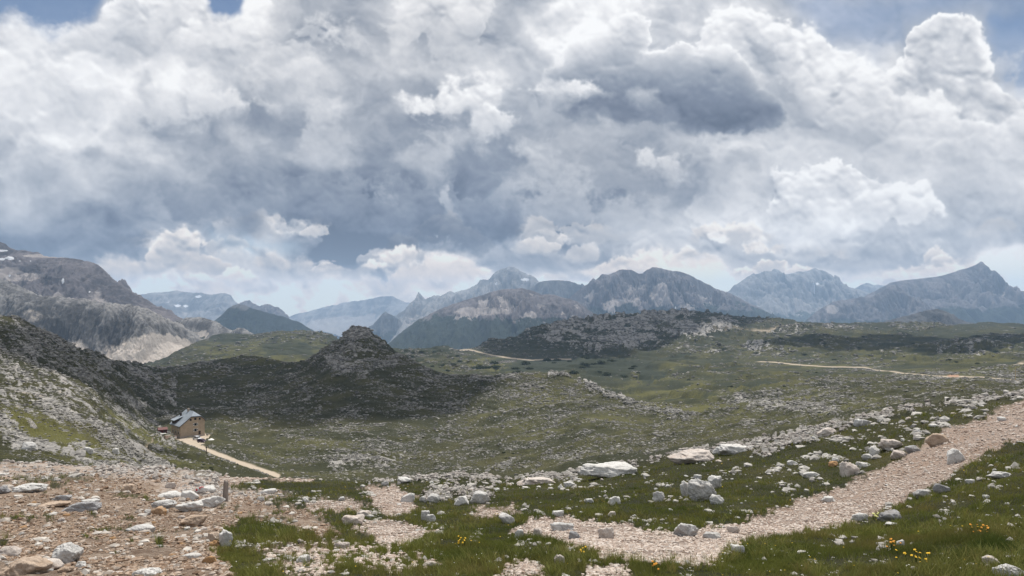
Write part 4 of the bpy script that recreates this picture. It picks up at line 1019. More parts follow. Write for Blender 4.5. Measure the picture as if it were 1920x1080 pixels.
    pmat = pm.done(pm.mix(pm.step(.3, .7, nn), (.10, .085, .075), (.36, .32, .29)), pm.bump(nn, .9, .02), .95)
    pv = []; n = 16; rows = 12
    for j in range(rows):
        t = j / (rows - 1)
        for i in range(n):
            an = i * math.tau / n
            rad = (.096 - .020 * t) * (1 + .14 * math.sin(2 * an + 3 * t) + .07 * math.sin(5 * an + 1.3)) * (1.0 if j < rows - 1 else .75)
            pv.append((rad * math.cos(an) + .035 * t, rad * math.sin(an), -.25 + (hpx + .25) * t + (.03 * math.sin(an * 2 + 1) if j >= rows - 2 else 0)))
    pf = [(j * n + i, j * n + (i + 1) % n, (j + 1) * n + (i + 1) % n, (j + 1) * n + i) for j in range(rows - 1) for i in range(n)] + [tuple(range((rows - 1) * n, rows * n))]
    po = MB().poly(pv, pf).build('wooden_post', pmat, None, 0, True); po.location = p; tag(po, 'weathered grey wooden post leaning beside white limestone slabs', 'post')
    p = ground_at(387, 852, 6.0)
    q = empty('marker_post', (p.x, p.y, p.z)); tag(q, 'thin dark marker post at the roadside below the hut', 'post')
    MB().tube((0, 0, -.4), (0, 0, 2.0), .11, .09).build('pole', dark, q); MB().box(-.16, .16, -.13, .13, 1.7, 2.1).build('cap', dark, q)
    p = ground_at(1904, 714, 8.0)
    q = empty('wooden_pole', (p.x, p.y, p.z)); tag(q, 'tall thin pale wooden pole beside the far trail at the right edge', 'pole')
    hh = 27 / F_PX * p.y
    pale = plain('pale_wood', (.52, .43, .28), .9)
    MB().tube((0, 0, -.6), (0, 0, hh), .17, .12).build('shaft', pale, q); MB().box(-1.1, 1.1, -.08, .08, hh * .62, hh * .62 + .2).build('crossbar', pale, q)

def build_car(name, label, loc, rotz, paint, suv):
    glass = bpy.data.materials.get('car_glass') or plain('car_glass', (.015, .018, .022), .08)
    rub = bpy.data.materials.get('tyre_rubber') or plain('tyre_rubber', (.02, .02, .021), .85)
    alu = bpy.data.materials.get('wheel_rim') or plain('wheel_rim', (.45, .46, .48), .35, .1, 3, .8)
    lamp = bpy.data.materials.get('lamp_glass') or plain('lamp_glass', (.75, .76, .78), .15)
    tail = bpy.data.materials.get('tail_glass') or plain('tail_glass', (.35, .02, .02), .2)
    o = empty(name, loc, rotz); tag(o, label, 'car')
    h = 1.68 if suv else 1.5
    side = [(-2.05, .36), (-2.1, .62), (-2.0, .95), (-1.85, 1.02), (-1.55, h - .08), (-1.2, h), (.25, h), (.55, h - .1), (1.05, 1.0), (1.9, .84), (2.08, .66), (2.08, .38), (1.7, .30), (-1.7, .30)]
    prof = []
    n = len(side)
    for wx, ins in ((-.80, .08), (-.86, 0), (.86, 0), (.80, .08)):
        prof.append([(x * (1 - ins * .15), wx * (1 if z < 1.0 else .86), z) for x, z in side])
    m = MB(); pts = [p for r_ in prof for p in r_]
    fs = [tuple(range(n))[::-1], tuple(range(3 * n, 4 * n))] + [(r_ * n + i, r_ * n + (i + 1) % n, (r_ + 1) * n + (i + 1) % n, (r_ + 1) * n + i) for r_ in range(3) for i in range(n)]
    m.poly(pts, fs).build('body', paint, o, .03)
    for s in (-1, 1):
        MB().poly([(x, s * y, z) for y in (.755, .785) for x, z in ((-1.6, 1.04), (-1.38, h - .16), (.18, h - .14), (.82, 1.04))],
                  [(0, 1, 2, 3), (7, 6, 5, 4), (0, 3, 7, 4), (1, 5, 6, 2), (0, 4, 5, 1), (3, 2, 6, 7)]).build('side_window', glass, o)
    MB().poly([(.60, -.66, h - .10), (.60, .66, h - .10), (1.04, .72, 1.03), (1.04, -.72, 1.03), (.57, -.66, h - .13), (.57, .66, h - .13), (1.0, .72, 1.0), (1.0, -.72, 1.0)],
              [(0, 1, 2, 3), (7, 6, 5, 4), (0, 4, 5, 1), (2, 6, 7, 3), (1, 5, 6, 2), (0, 3, 7, 4)]).build('windscreen', glass, o)
    MB().poly([(-1.60, -.64, h - .12), (-1.60, .64, h - .12), (-1.87, .7, 1.05), (-1.87, -.7, 1.05), (-1.56, -.64, h - .14), (-1.56, .64, h - .14), (-1.83, .7, 1.03), (-1.83, -.7, 1.03)],
              [(0, 3, 2, 1), (7, 4, 5, 6), (0, 1, 5, 4), (2, 3, 7, 6), (1, 2, 6, 5), (0, 4, 7, 3)]).build('rear_window', glass, o)
    for x in (-1.3, 1.3):
        for s in (-1, 1):
            w = MB().tube((x, s * .70, .32), (x, s * .90, .32), .33, .33, 18).build('wheel', rub, o)
            MB().tube((x, s * .88, .32), (x, s * .915, .32), .2, .18, 12).build('rim', alu, w)
    for s in (-1, 1):
        MB().box(2.0, 2.11, s * .62 - .17, s * .62 + .17, .64, .80).build('headlight', lamp, o)
        MB().box(-2.12, -2.02, s * .66 - .13, s * .66 + .13, .74, .94).build('tail_light', tail, o)
    return o

def build_yard():
    p = ground_at(370, 825, 6.5); build_car('parked_car', 'white car parked on the gravel yard in front of the hut', (p.x, p.y, p.z + .02), R(-30), plain('white_car_paint', (.62, .63, .66), .25), True)
    p = ground_at(379, 830, 6.5); build_car('parked_car', 'dark purple car parked beside the white car below the hut', (p.x, p.y, p.z + .02), R(-28), plain('dark_car_paint', (.045, .025, .05), .25), False)
build_hut(); build_yard()
# ---------------------------------------------------------------- boulders
def ico(sub):
    import bmesh
    bm = bmesh.new(); bmesh.ops.create_icosphere(bm, subdivisions=sub, radius=1.0)
    V = np.array([v.co[:] for v in bm.verts]); Fc = np.array([[v.index for v in f.verts] for f in bm.faces]); bm.free()
    return V, Fc
ICO = {s: ico(s) for s in (1, 2, 3, 4, 5)}

def noise3(V, sc, seed, oct=4, gain=.55, f=fbm):
    return (f(V[:, 0] * sc + V[:, 2] * sc * .7, V[:, 1] * sc - V[:, 2] * sc * .4, oct, gain, seed=seed)
            + f(V[:, 2] * sc + 3.1, V[:, 0] * sc * .8 + V[:, 1] * sc * .5, oct, gain, seed=seed + 50)) * .5

def rock_shape(seed, sub, size, angular=.6, rough=.08):
    """a weathered block: planes cut from a ball, rounded edges, pits and cracks"""
    rs = np.random.RandomState(seed); V, Fc = ICO[sub]; D = V.copy()
    n = rs.normal(size=(26, 3)); n /= np.linalg.norm(n, axis=1)[:, None]; n[0] = (0, 0, 1); n[1] = (.15, -.1, -1); n[2] = (rs.uniform(-.3, .3), -1, .25); n[3] = (1, rs.uniform(-.4, .4), .2); n[4] = (-1, rs.uniform(-.4, .4), .2)
    n /= np.linalg.norm(n, axis=1)[:, None]
    h = rs.uniform(.60, 1.02, 26); h[1] = .9; h[3:5] = rs.uniform(.85, 1.05, 2)
    dots = np.clip(D @ n.T, .02, None)
    rr = h / dots
    p = 14 + 60 * angular
    r = (np.sum(rr ** -p, axis=1)) ** (-1 / p)
    r = np.minimum(r, 1.25)
    A = D * np.array(size)[None, :] / max(size[0], 1e-6)
    r = r * (1 + rough * 2.4 * noise3(D, 1.5, seed % 40, 3) + rough * 1.1 * noise3(A, 4.5, seed % 40 + 7, 5, .62) - rough * 2.6 * np.clip(noise3(A, 3.0, seed % 40 + 3, 4, .5, ridged) - .50, 0, 1))
    W = D * r[:, None]
    W /= np.abs(W).max(0)[None, :]
    return W * np.array(size)[None, :] * .5, Fc

def mat_rock(name, lo, hi, stain, stain_amt, dark_amt=.6):
    k = NT(name); P = k.obj(); rv = k.rnd()
    ofs = k.t.nodes.new('ShaderNodeVectorMath'); ofs.operation = 'ADD'; k.L(P, ofs.inputs[0])
    cb = k.t.nodes.new('ShaderNodeCombineXYZ'); k.put(cb.inputs[0], k.math('MULTIPLY', rv, 37.0)); k.L(cb.outputs[0], ofs.inputs[1]); P = ofs.outputs[0]
    a = k.noise(3.2, 10, .7, P); b = k.noise(14, 8, .72, P); c = k.noise(1.3, 5, .6, P, 1.0)
    col = k.mix(k.step(.32, .68, k.math('ADD', k.math('MULTIPLY', a, .6), k.math('MULTIPLY', b, .4))), lo, hi)
    col = k.mix(k.math('MULTIPLY', k.step(.50, .70, c), stain_amt), col, stain)
    col = k.mix(k.math('MULTIPLY', k.step(.54, .70, b), dark_amt), col, tuple(v * .35 for v in lo))
    v = k.vor(2.6, P, 'Distance', 'DISTANCE_TO_EDGE'); crack = k.step(.0, .035, k.math('ADD', v, k.math('MULTIPLY', k.math('SUBTRACT', b, .5), .06)))
    col = k.mix(k.math('MULTIPLY', k.math('SUBTRACT', 1.0, crack), .3), col, tuple(v_ * .4 for v_ in lo))
    return k.done(col, k.bump(k.math('ADD', b, k.math('MULTIPLY', a, .7)), .75, .05), .92)

ROCKM = {
 'g': mat_rock('grey_limestone', (.38, .375, .37), (.66, .65, .635), (.36, .29, .22), .25),
 'w': mat_rock('white_limestone', (.45, .445, .435), (.70, .69, .67), (.42, .36, .30), .25),
 'p': mat_rock('pink_limestone', (.42, .365, .33), (.64, .59, .55), (.42, .30, .22), .35),
 't': mat_rock('tan_limestone', (.34, .25, .18), (.54, .44, .36), (.36, .22, .12), .45),
 'o': mat_rock('rusty_limestone', (.30, .17, .08), (.48, .30, .16), (.46, .40, .34), .35),
 'd': mat_rock('dark_limestone', (.20, .20, .21), (.44, .44, .45), (.26, .22, .18), .3),
}
# middle column, foot row, width, height in the picture; stone colour; roundness 0-1; label
B = [
 (1319,941,54,50,'g',.15,'largest rounded grey boulder standing in the turf above the trail bend'),
 (1288,932,24,34,'g',.3,'narrow upright grey rock touching the left side of the largest turf boulder'),
 (1340,916,26,26,'g',.4,'grey block leaning on the upper right of the largest turf boulder'),
 (1343,946,28,19,'w',.3,'low pale rock at the right foot of the largest turf boulder'),
 (1308,899,16,10,'g',.4,'small grey knob peeping from behind the largest turf boulder'),
 (1285,1006,47,26,'g',.3,'wide grey rock half sunk at the upper edge of the trail bend'),
 (1333,1011,36,17,'g',.3,'flat mossy edged grey rock just right of the wide sunken rock'),
 (1376,1001,24,15,'p',.5,'flat pinkish slab where the trail squeezes between turf banks'),
 (1136,1012,31,27,'p',.8,'pinkish wedge shaped rock standing on the left part of the trail'),
 (1077,1012,25,16,'d',.6,'dark grey block lying flat on the left part of the trail'),
 (1056,997,48,18,'g',.5,'long flat grey rock along the upper rim of the trail at its left end'),
 (1009,1010,23,28,'p',.6,'rough pinkish rock heap piece where the trail begins at the left'),
 (974,1010,19,20,'w',.5,'pale rock at the far left tip of the gravel trail'),
 (1047,1061,24,25,'p',.8,'pointed pinkish rock standing alone in the lower turf'),
 (1383,1038,26,17,'w',.6,'pale lumpy rock in the turf notch at the lower trail edge'),
 (1151,949,25,20,'w',.6,'pale lumpy rock alone in the turf above the trail middle'),
 (1237,941,26,22,'g',.9,'thin pointed grey slab leaning out of the turf'),
 (1050,917,14,9,'w',.5,'small white rock, left one of a pair under the brink slabs'),
 (1067,914,21,13,'w',.4,'longer pale rock, right one of a pair under the brink slabs'),
 (1046,969,22,13,'w',.5,'pale rock just above the left end of the trail'),
 (1147,968,15,10,'p',.5,'small pinkish rock between trail and lumpy pale rock'),
 (1103,943,20,10,'w',.5,'flat pale stone in the turf left of the lumpy rock'),
 (1141,896,108,28,'w',.35,'long whitish limestone slab lying along the brink of the turf'),
 (1299,870,90,30,'p',.3,'broad rust streaked limestone slab on the brink, above the turf boulder'),
 (1374,852,70,21,'w',.4,'whitish outcrop joining the right end of the rust streaked slab'),
 (1010,910,80,17,'p',.4,'low pinkish rock step on the brink at the left of the long slab'),
 (1592,894,37,31,'p',.5,'angular pinkish boulder with a pale face in the turf above the trail'),
 (1620,877,28,15,'w',.5,'pale flat rock touching the angular boulder on its right'),
 (1671,843,48,25,'p',.5,'large boulder with rusty side in the turf midway up the trail'),
 (1639,855,22,21,'w',.5,'pale rock propped at the left of the large rusty sided boulder'),
 (1626,862,19,14,'g',.4,'small grey rock, lowest left of the rusty boulder group'),
 (1685,860,28,18,'p',.6,'pinkish block in front of the large rusty sided boulder'),
 (1713,848,30,16,'d',.3,'lichen darkened rock between rusty boulder and trail edge'),
 (1757,836,38,28,'t',.4,'tan boulder at the upper edge of the trail near its top'),
 (1792,869,34,31,'w',.35,'bleached white boulder standing alone in the middle of the gravel trail'),
 (1610,800,20,18,'w',.6,'white block standing on the brink against the green hillside'),
 (1624,798,17,13,'g',.5,'grey rock just right of the white block on the brink'),
 (1554,817,40,19,'p',.4,'pale pinkish outcrop on the brink left of the white block'),
 (1751,801,19,9,'w',.4,'white flat stone in the high turf left of the trail top'),
 (1723,815,17,11,'w',.5,'pale round stone above the tan boulder'),
 (1879,790,15,10,'g',.6,'grey stone lying on the trail at its upper right'),
 (1485,872,22,11,'w',.6,'pale flat stone alone in the turf right of the turf boulder'),
 (1520,896,34,15,'w',.3,'low whaleback of pale rock in the turf'),
 (1561,876,20,12,'o',.5,'small orange stained stone in the turf beside a pale one'),
 (1567,866,13,9,'w',.5,'small pale stone just above the orange stained stone'),
 (1730,935,30,20,'g',.7,'grey slab on the lower edge of the trail among grass'),
 (1766,926,30,20,'d',.8,'dark split rock right of the grey slab at the lower trail edge'),
 (1820,907,18,10,'w',.5,'small pale stone in the turf below the bleached boulder'),
 (1668,980,42,24,'d',.7,'blue grey cracked rock at the lower edge of the trail'),
 (1672,987,26,9,'g',.5,'pale underside stone below the blue grey cracked rock'),
 (1616,977,34,18,'g',.5,'flat grey slab sunk in the gravel left of the cracked rock'),
 (1690,1024,15,13,'g',.5,'small grey stone beside orange flowers in the lower turf'),
 (1892,1086,50,34,'w',.3,'pale boulder at the bottom right corner of the turf'),
 (1859,1061,28,20,'p',.5,'pinkish rock behind the pale corner boulder'),
 (1554,942,27,13,'w',.5,'white flat slab lying in the gravel of the trail'),
 (1848,935,14,9,'w',.4,'small white stone in the turf at the far right'),
 (1839,981,10,8,'w',.4,'bright white stone above the orange flower clump'),
 (1880,896,50,14,'g',.5,'broken grey outcrop in the turf at the right edge'),
 (899,945,38,26,'g',.5,'largest grey rock of the pale cluster left of the turf'),
 (866,946,30,18,'w',.5,'white rock in the middle of the pale cluster'),
 (813,941,27,16,'w',.5,'pale rock at the left end of the pale cluster'),
 (793,941,15,11,'g',.5,'small grey rock next to the gravel patch, right of the flat slab'),
 (766,942,29,20,'w',.7,'tilted pale slab on the right edge of the small gravel patch'),
 (758,906,27,14,'w',.5,'white rock on the skyline of the brink above the gravel patch'),
 (722,911,14,12,'w',.5,'small white block at the top of the gravel patch'),
 (796,976,19,21,'w',.6,'upright pale rock, left of a pair below the pale cluster'),
 (808,980,18,17,'w',.4,'rounded pale rock, right of a pair below the pale cluster'),
 (661,984,42,20,'p',.5,'flat pinkish rock in the grass gap of the stony path'),
 (681,968,30,13,'p',.5,'pinkish stone above the flat rock in the grass gap'),
 (638,1031,34,17,'p',.6,'pinkish rock where brown soil meets the lower stony path'),
 (567,1057,30,18,'w',.4,'whitish flat rock on the lower stony path'),
 (808,1066,34,17,'p',.5,'pink rounded rock at the right side of the lower stony path'),
 (951,983,30,22,'g',.5,'grey rock at the turf edge left of the trail tip'),
 (501,927,34,11,'g',.3,'low grey rock in the grass right of the wooden post'),
 (572,944,17,12,'w',.5,'pale stone at the lip of the grass bank'),
 (488,941,14,11,'w',.5,'small white stone at the foot of the grass right of the post'),
 (641,939,13,10,'w',.5,'small white stone above the grass gap'),
 (122,1058,54,48,'g',.75,'big angular grey boulder with a dark split face on brown soil'),
 (40,1084,96,42,'t',.5,'large tan slab at the bottom left corner'),
 (18,1044,44,23,'p',.5,'pale pinkish block at the left edge behind the tan slab'),
 (92,1069,46,24,'p',.6,'flat pink rock between tan slab and grey boulder'),
 (150,1067,22,16,'w',.6,'white stone touching the right foot of the big grey boulder'),
 (122,1074,28,13,'t',.5,'tan stone in front of the big grey boulder'),
 (272,1087,54,28,'w',.5,'whitish rounded rock at the bottom edge of the brown soil'),
 (198,1088,58,16,'p',.5,'flat pink slab at the bottom edge between two pale rocks'),
 (299,967,29,19,'o',.7,'orange brown block on the soil below the white slabs'),
 (277,966,15,12,'w',.6,'white stone touching the left side of the orange block'),
 (359,989,50,27,'t',.6,'tan square block in the soil below the white slabs'),
 (421,1025,28,41,'w',.6,'upright whitish slab beside the dark grass tuft'),
 (398,1016,24,21,'t',.5,'brown block behind the upright whitish slab'),
 (402,1026,21,13,'o',.5,'small orange stone at the foot of the upright slab'),
 (393,1059,28,17,'o',.5,'orange rounded stone on the lower right of the soil'),
 (359,1049,34,13,'g',.5,'flat grey stone left of the orange rounded stone'),
 (263,998,48,15,'g',.5,'flat grey slab in the middle of the brown soil'),
 (152,961,64,26,'d',.6,'dark undercut slab in the upper brown soil'),
 (167,945,34,11,'w',.5,'whitish cap stone lying over the dark undercut slab'),
 (118,939,38,14,'d',.5,'dark rough rock left above the undercut slab'),
 (50,924,62,22,'w',.5,'long pale outcrop at the top left of the soil'),
 (4,926,26,20,'d',.5,'dark rock at the left picture edge above the soil'),
 (99,952,58,12,'t',.4,'low tan rib in the soil below the pale outcrop'),
 (237,923,28,16,'t',.6,'tan broken rock on the stony apron'),
 (317,936,44,16,'w',.4,'white slab at the left end of the group by the post'),
 (356,936,30,17,'w',.5,'white lumpy slab in the middle of the group by the post'),
 (382,925,42,17,'w',.4,'white slab with red trail paint by the wooden post'),
 (356,959,50,25,'w',.4,'widest white slab at the front of the group by the post'),
 (394,952,50,26,'w',.5,'white slab at the foot of the wooden post'),
 (307,953,48,18,'g',.4,'greyish slab at the front left of the group by the post'),
 (319,916,19,12,'p',.6,'pinkish white stone behind the group by the post'),
 (166,850,16,14,'w',.4,'white rock on the crest of the left limestone spur'),
 (217,851,14,14,'w',.4,'bright white rock low on the left limestone spur'),
 (55,845,28,18,'g',.5,'grey crag in the middle of the left slope'),
]

def place_boulder(i, cx, by, w, h, kind, ang, label):
    smin = 2.0 if by > 860 or cx > 960 else 4.4
    p = ground_at(cx, by, smin)
    s = p.y / F_PX
    W = w * s; flat = h / w
    H = h * s * (.86 if flat > .55 else .72); Dp = W * (.78 if flat > .5 else .62)
    H = H * 1.42
    sub = 4 if w > 13 else 3
    if w > 46: sub = 5
    V, Fc = rock_shape(100 + i * 7, sub, (W * 1.06, Dp, H), .25 + .75 * ang, .135 if w > 20 else .11)
    V = V + np.array([0, Dp * .42, H * .20])
    me = mesh_np('boulder', V, Fc, ROCKM[kind], True)
    o = link('boulder', me, None, p, math.atan2(-p.x, p.y) * .8)
    tag(o, label, 'rock' if w < 30 else 'boulder')
    return o, V, p

def build_boulders():
    for i, b in enumerate(B):
        o, V, p = place_boulder(i, *b)
        if 'red trail paint' in b[6]:                      # red blaze daubed on the stone
            m = MB(); n = 14; s = p.y / F_PX
            red = plain('red_paint', (.42, .035, .045), .7)
            for (dx, dz, rx, rz) in ((-4, 9.5, 4.2, 2.2), (-13, 5.5, 1.8, 1.6)):
                cx, cz = dx * s, dz * s
                near = V[(np.abs(V[:, 0] - cx) < rx * s) & (V[:, 2] > cz - rz * s)]
                front = near[np.argsort(np.abs(near[:, 2] - cz))[:12]] if len(near) else V[:1]
                yy = front[:, 1].min()
                c = Vector((cx, yy - .012, cz))
                pts = [tuple(c)] + [tuple(c + Vector((rx * s * math.cos(a * math.tau / n) * (1 + .2 * math.sin(a * 2.3)), -.004 * (a % 2), rz * s * math.sin(a * math.tau / n)))) for a in range(n)]
                k0 = len(pts); pts += [tuple(Vector(q) + Vector((0, .03, .01))) for q in pts]
                m.poly(pts, [(0, 1 + a, 1 + (a + 1) % n) for a in range(n)] + [(k0, k0 + 1 + (a + 1) % n, k0 + 1 + a) for a in range(n)] + [(1 + a, k0 + 1 + a, k0 + 1 + (a + 1) % n, 1 + (a + 1) % n) for a in range(n)])
            m.build('trail_blaze', red, o)
    # smaller stones one can still count, by where they lie
    rs = np.random.RandomState(12)
    base = []
    for j in range(10):
        V, Fc = rock_shape(900 + j, 3, (1, rs.uniform(.65, .95), rs.uniform(.42, .8)), rs.uniform(.3, .9), .10)
        V = V + np.array([0, 0, .06]); base.append((V, Fc))
    meshes = {(j, c): mesh_np('stone', base[j][0], base[j][1], ROCKM[c], True) for j in range(10) for c in 'gwpto'}
    zones = [
     ('stone', 'pale stone lying loose in the turf between the trail and the brink', 'loose stones in the upper turf', [(960,930),(1090,905),(1270,880),(1480,835),(1700,785),(1850,765),(1860,790),(1700,840),(1600,890),(1450,955),(1330,985),(1000,965)], 62, 'wwgp', (5, 13)),
     ('stone', 'pale stone poking out of the long grass below the trail', 'stones in the lower turf', [(1000,1040),(1200,1062),(1400,1030),(1640,985),(1800,900),(1910,850),(1915,1070),(1500,1075),(1000,1076)], 34, 'wgwp', (5, 15)),
     ('stone', 'tan or pinkish stone lying loose on the bare brown soil', 'stones on the brown soil', [(5,925),(250,915),(330,950),(430,960),(600,985),(400,1000),(430,1070),(5,1075)], 62, 'ptwtpo', (6, 18)),
     ('stone', 'pinkish stone among rubble on the stony path in the middle', 'stones on the middle path', [(480,1035),(660,985),(690,930),(760,925),(800,1000),(860,1060),(700,1076),(490,1060)], 44, 'pwpw', (6, 15)),
     ('stone', 'pale stone strewn on the gravel of the main trail', 'stones on the main trail', [(1000,1000),(1250,1015),(1450,985),(1640,905),(1800,825),(1910,775),(1910,815),(1720,915),(1500,990),(1250,1040),(1050,1015)], 26, 'pwpg', (5, 11)),
     ('stone', 'pale stone lying along the brink of the turf above the valley', 'stones along the brink', [(620,902),(760,896),(900,896),(1000,906),(1090,898),(1260,874),(1390,840),(1520,806),(1640,784),(1660,794),(1530,830),(1400,858),(1250,884),(1100,908),(900,925),(780,918),(640,912)], 62, 'wwgp', (5, 13)),
    ]
    for name, label, grp, poly, n, cols, (s0, s1) in zones:
        xs = [q[0] for q in poly]; ys = [q[1] for q in poly]; k = 0
        while k < n:
            cx, cy = rs.uniform(min(xs), max(xs)), rs.uniform(min(ys), max(ys))
            if poly_sd(np.array([cx]), np.array([cy]), poly)[0] < 0: continue
            p = ground_at(cx, cy, 2.0); w = s0 + (s1 - s0) * rs.rand() ** 2.2
            me = meshes[(rs.randint(10), cols[rs.randint(len(cols))])]
            o = link(name, me, None, p, rs.uniform(0, 6.28)); sx = w * p.y / F_PX
            o.scale = (sx, sx, sx * rs.uniform(.8, 1.15))
            tag(o, label, 'stone', grp); k += 1
build_boulders()

# ---------------------------------------------------------------- loose stuff: gravel, rubble, hillside blocks
def sample_ground(rs, n, weight, jit=1.0):
    w = (weight * (np.gradient(G.cols) / np.gradient(G.cols).min())[None, :]).ravel().astype(float); w /= w.sum()
    idx = rs.choice(len(w), n, p=w)
    nc = G.x.shape[1]; nr = G.x.shape[0]
    i, j = np.clip(idx // nc, 0, nr - 2), np.clip(idx % nc, 0, nc - 2)
    a, b = rs.rand(n) * jit, rs.rand(n) * jit
    def f(A): return (A[i, j] * (1 - a) + A[i + 1, j] * a) * (1 - b) + (A[i, j + 1] * (1 - a) + A[i + 1, j + 1] * a) * b
    return f(G.x), f(G.y), f(G.z), i, j

def scatter_mesh(name, pos, size, seed, mat, flat=(.5, .9), sub=1, sink=.25, smooth=False, elong=1.5):
    rs = np.random.RandomState(seed); n = len(size)
    tm = []
    for t in range(12):
        V, Fc = ICO[sub]
        r = 1 + .38 * rs.normal(size=len(V)).clip(-1.4, 1.4) * (.75 if sub == 1 else .35)
        tm.append(V * r[:, None])
    tm = np.array(tm); nv = tm.shape[1]
    T = tm[rs.randint(0, 12, n)]
    S = np.stack([size * rs.uniform(.8, elong, n), size * rs.uniform(.7, 1.1, n), size * rs.uniform(flat[0], flat[1], n)], -1) * .5
    a = rs.rand(n) * 6.283; ca, sa = np.cos(a)[:, None], np.sin(a)[:, None]
    T = T * S[:, None, :]
    X = T[..., 0] * ca - T[..., 1] * sa; Y = T[..., 0] * sa + T[..., 1] * ca
    Z = T[..., 2] + (S[:, 2] * (1 - 2 * sink))[:, None]
    V = np.stack([X + pos[0][:, None], Y + pos[1][:, None], Z + pos[2][:, None]], -1).reshape(-1, 3)
    Fc = (ICO[sub][1][None] + (np.arange(n) * nv)[:, None, None]).reshape(-1, 3)
    return tag(link(name, mesh_np(name, V, Fc, mat, smooth)), kind='stuff')

def mat_pebble(name, cols, sc=20.0):
    k = NT(name); r = k.isl()
    n = k.noise(sc, 5, .65)
    c = k.mix(k.step(.0, .5, r), cols[0], cols[1]); c = k.mix(k.step(.5, 1.0, r), c, cols[2])
    c = k.mix(k.step(.35, .7, n), k.mix(.45, c, tuple(v * .5 for v in cols[0])), c)
    return k.done(c, None, .95)

def build_loose():
    rs = np.random.RandomState(5); M = G.M; r = np.hypot(G.x, G.y)
    inview = (np.abs(G.px - 960) < 1040) & G.vis & (G.py < 1130) & (G.y > 4)
    near = (np.abs(G.px - 960) < 1400) & G.vis & (G.py < 1130) & (G.y > 4) & (G.S > 1.6) & (G.S < 5.2)
    x, y, z, i, j = sample_ground(rs, 40000, near * np.clip(M['path'] + .15 * M['stony'] - .25, 0, 1) * np.clip(.55 + 1.5 * fbm(G.x / .9, G.y / .9, 4, .6, seed=79), .06, 1.3))
    d = np.hypot(x, y); s = np.maximum(.02 + .05 * rs.rand(len(d)) ** 2.5, d * .0010 * (.5 + 4.2 * rs.rand(len(d)) ** 6))
    scatter_mesh('gravel', (x, y, z), s, 1, mat_pebble('gravel_stone', [(.37, .28, .23), (.54, .46, .40), (.66, .60, .55)]), (.45, .8))
    x, y, z, i, j = sample_ground(rs, 27000, near * np.clip(M['soil'] + .6 * M['stony'] - .2, 0, 1) * (fbm(G.x / 3, G.y / 3, 4, .6, seed=77) > -.12))
    d = np.hypot(x, y); s = np.maximum(.015 + .07 * rs.rand(len(d)) ** 4, d * .0008 * (.5 + 7.0 * rs.rand(len(d)) ** 9))
    scatter_mesh('soil_crumbs', (x, y, z), s, 2, mat_pebble('soil_stone', [(.22, .145, .10), (.37, .275, .205), (.50, .43, .37)]), (.4, .8))
    x, y, z, i, j = sample_ground(rs, 1500, near * np.clip(M['soil'], 0, 1) * np.clip(fbm(G.px / 70, G.py / 24, 5, .65, seed=89) * 2 + .15, 0, 1))
    d = np.hypot(x, y); s = d * (.0016 + .012 * rs.rand(len(d)) ** 6)
    scatter_mesh('soil_rubble', (x, y, z), s, 9, mat_pebble('soil_rubble_stone', [(.34, .29, .25), (.46, .42, .38), (.58, .55, .51)], 9.0), (.35, .7), 1, .35)
    x, y, z, i, j = sample_ground(rs, 3400, near * (G.S > 1.8) * (1 - np.clip(M['path'] + M['soil'], 0, 1)) * np.clip(fbm(G.px / 60, G.py / 22, 5, .65, seed=87) * 2.2 - .25, 0, 1))
    bank = line_d(G.px, G.py, [(1440,905),(1560,860),(1680,812),(1800,778),(1900,752)])
    b2 = line_d(G.px, G.py, [(1560,990),(1700,945),(1790,895),(1900,835)])
    x2, y2, z2, i2, j2 = sample_ground(rs, 650, near * (1 - np.clip(M['path'], 0, 1)) * (np.exp(-(bank / 26) ** 2) + .5 * np.exp(-(b2 / 14) ** 2)) * np.clip(fbm(G.px / 46, G.py / 18, 4, .6, seed=88) * 2.4, 0, 1))
    x, y, z = np.concatenate([x, x2]), np.concatenate([y, y2]), np.concatenate([z, z2])
    d = np.hypot(x, y); s = d * (.0016 + .010 * rs.rand(len(d)) ** 4)
    scatter_mesh('turf_fragments', (x, y, z), s, 7, mat_pebble('turf_fragment', [(.33, .31, .29), (.47, .45, .42), (.58, .56, .53)], 9.0), (.35, .75), 1, .3)
    lime = mat_pebble('limestone_rubble', [(.30, .27, .25), (.43, .40, .375), (.54, .51, .48)], 6.0)
    x, y, z, i, j = sample_ground(rs, 6000, near * np.clip(M['rock'] * 1.2 + .35 * M['stony'] - .15, 0, 1) * (1 - M['soil']))
    d = np.hypot(x, y); s = d * (.0013 + .006 * rs.rand(len(d)) ** 4)
    scatter_mesh('rubble', (x, y, z), s, 3, lime, (.4, .8), 1)
    # hillside blocks: karst pavement broken into pale lumps
    hill = inview & (G.S > 5.2) & (G.S < 11.4)
    cl = fbm(G.x / 22, G.y / 22, 5, .6, seed=91); bd = fbm(G.z / 2.2 + G.x * .012, G.x / 60, 3, .5, seed=92)
    wt = hill * np.where((G.px > 1230) & (G.S > 5.5), .8, 1) * (1 - np.clip(M['road'] * 1.5, 0, 1)) * np.clip(.10 + 1.2 * M['rock'] * (.45 + 1.1 * cl) + .5 * bd, .012, 2) ** 1.7
    wt = wt * np.where((G.S < 7.3) & (G.px < 340), 1.1, 1)
    x, y, z, i, j = sample_ground(rs, 90000, wt)
    d = np.hypot(x, y); s = d * (.00075 + .0034 * rs.rand(len(d)) ** 6) * (.8 + .5 * M['rock'][i, j])
    scatter_mesh('hillside_blocks', (x, y, z), s, 4, mat_pebble('karst_block', [(.15, .145, .135), (.25, .24, .225), (.40, .385, .36)], .8), (.4, .75), 1, .3, False, 2.0)
    far = inview & (G.S > 11.4) & (G.S < 15.2)
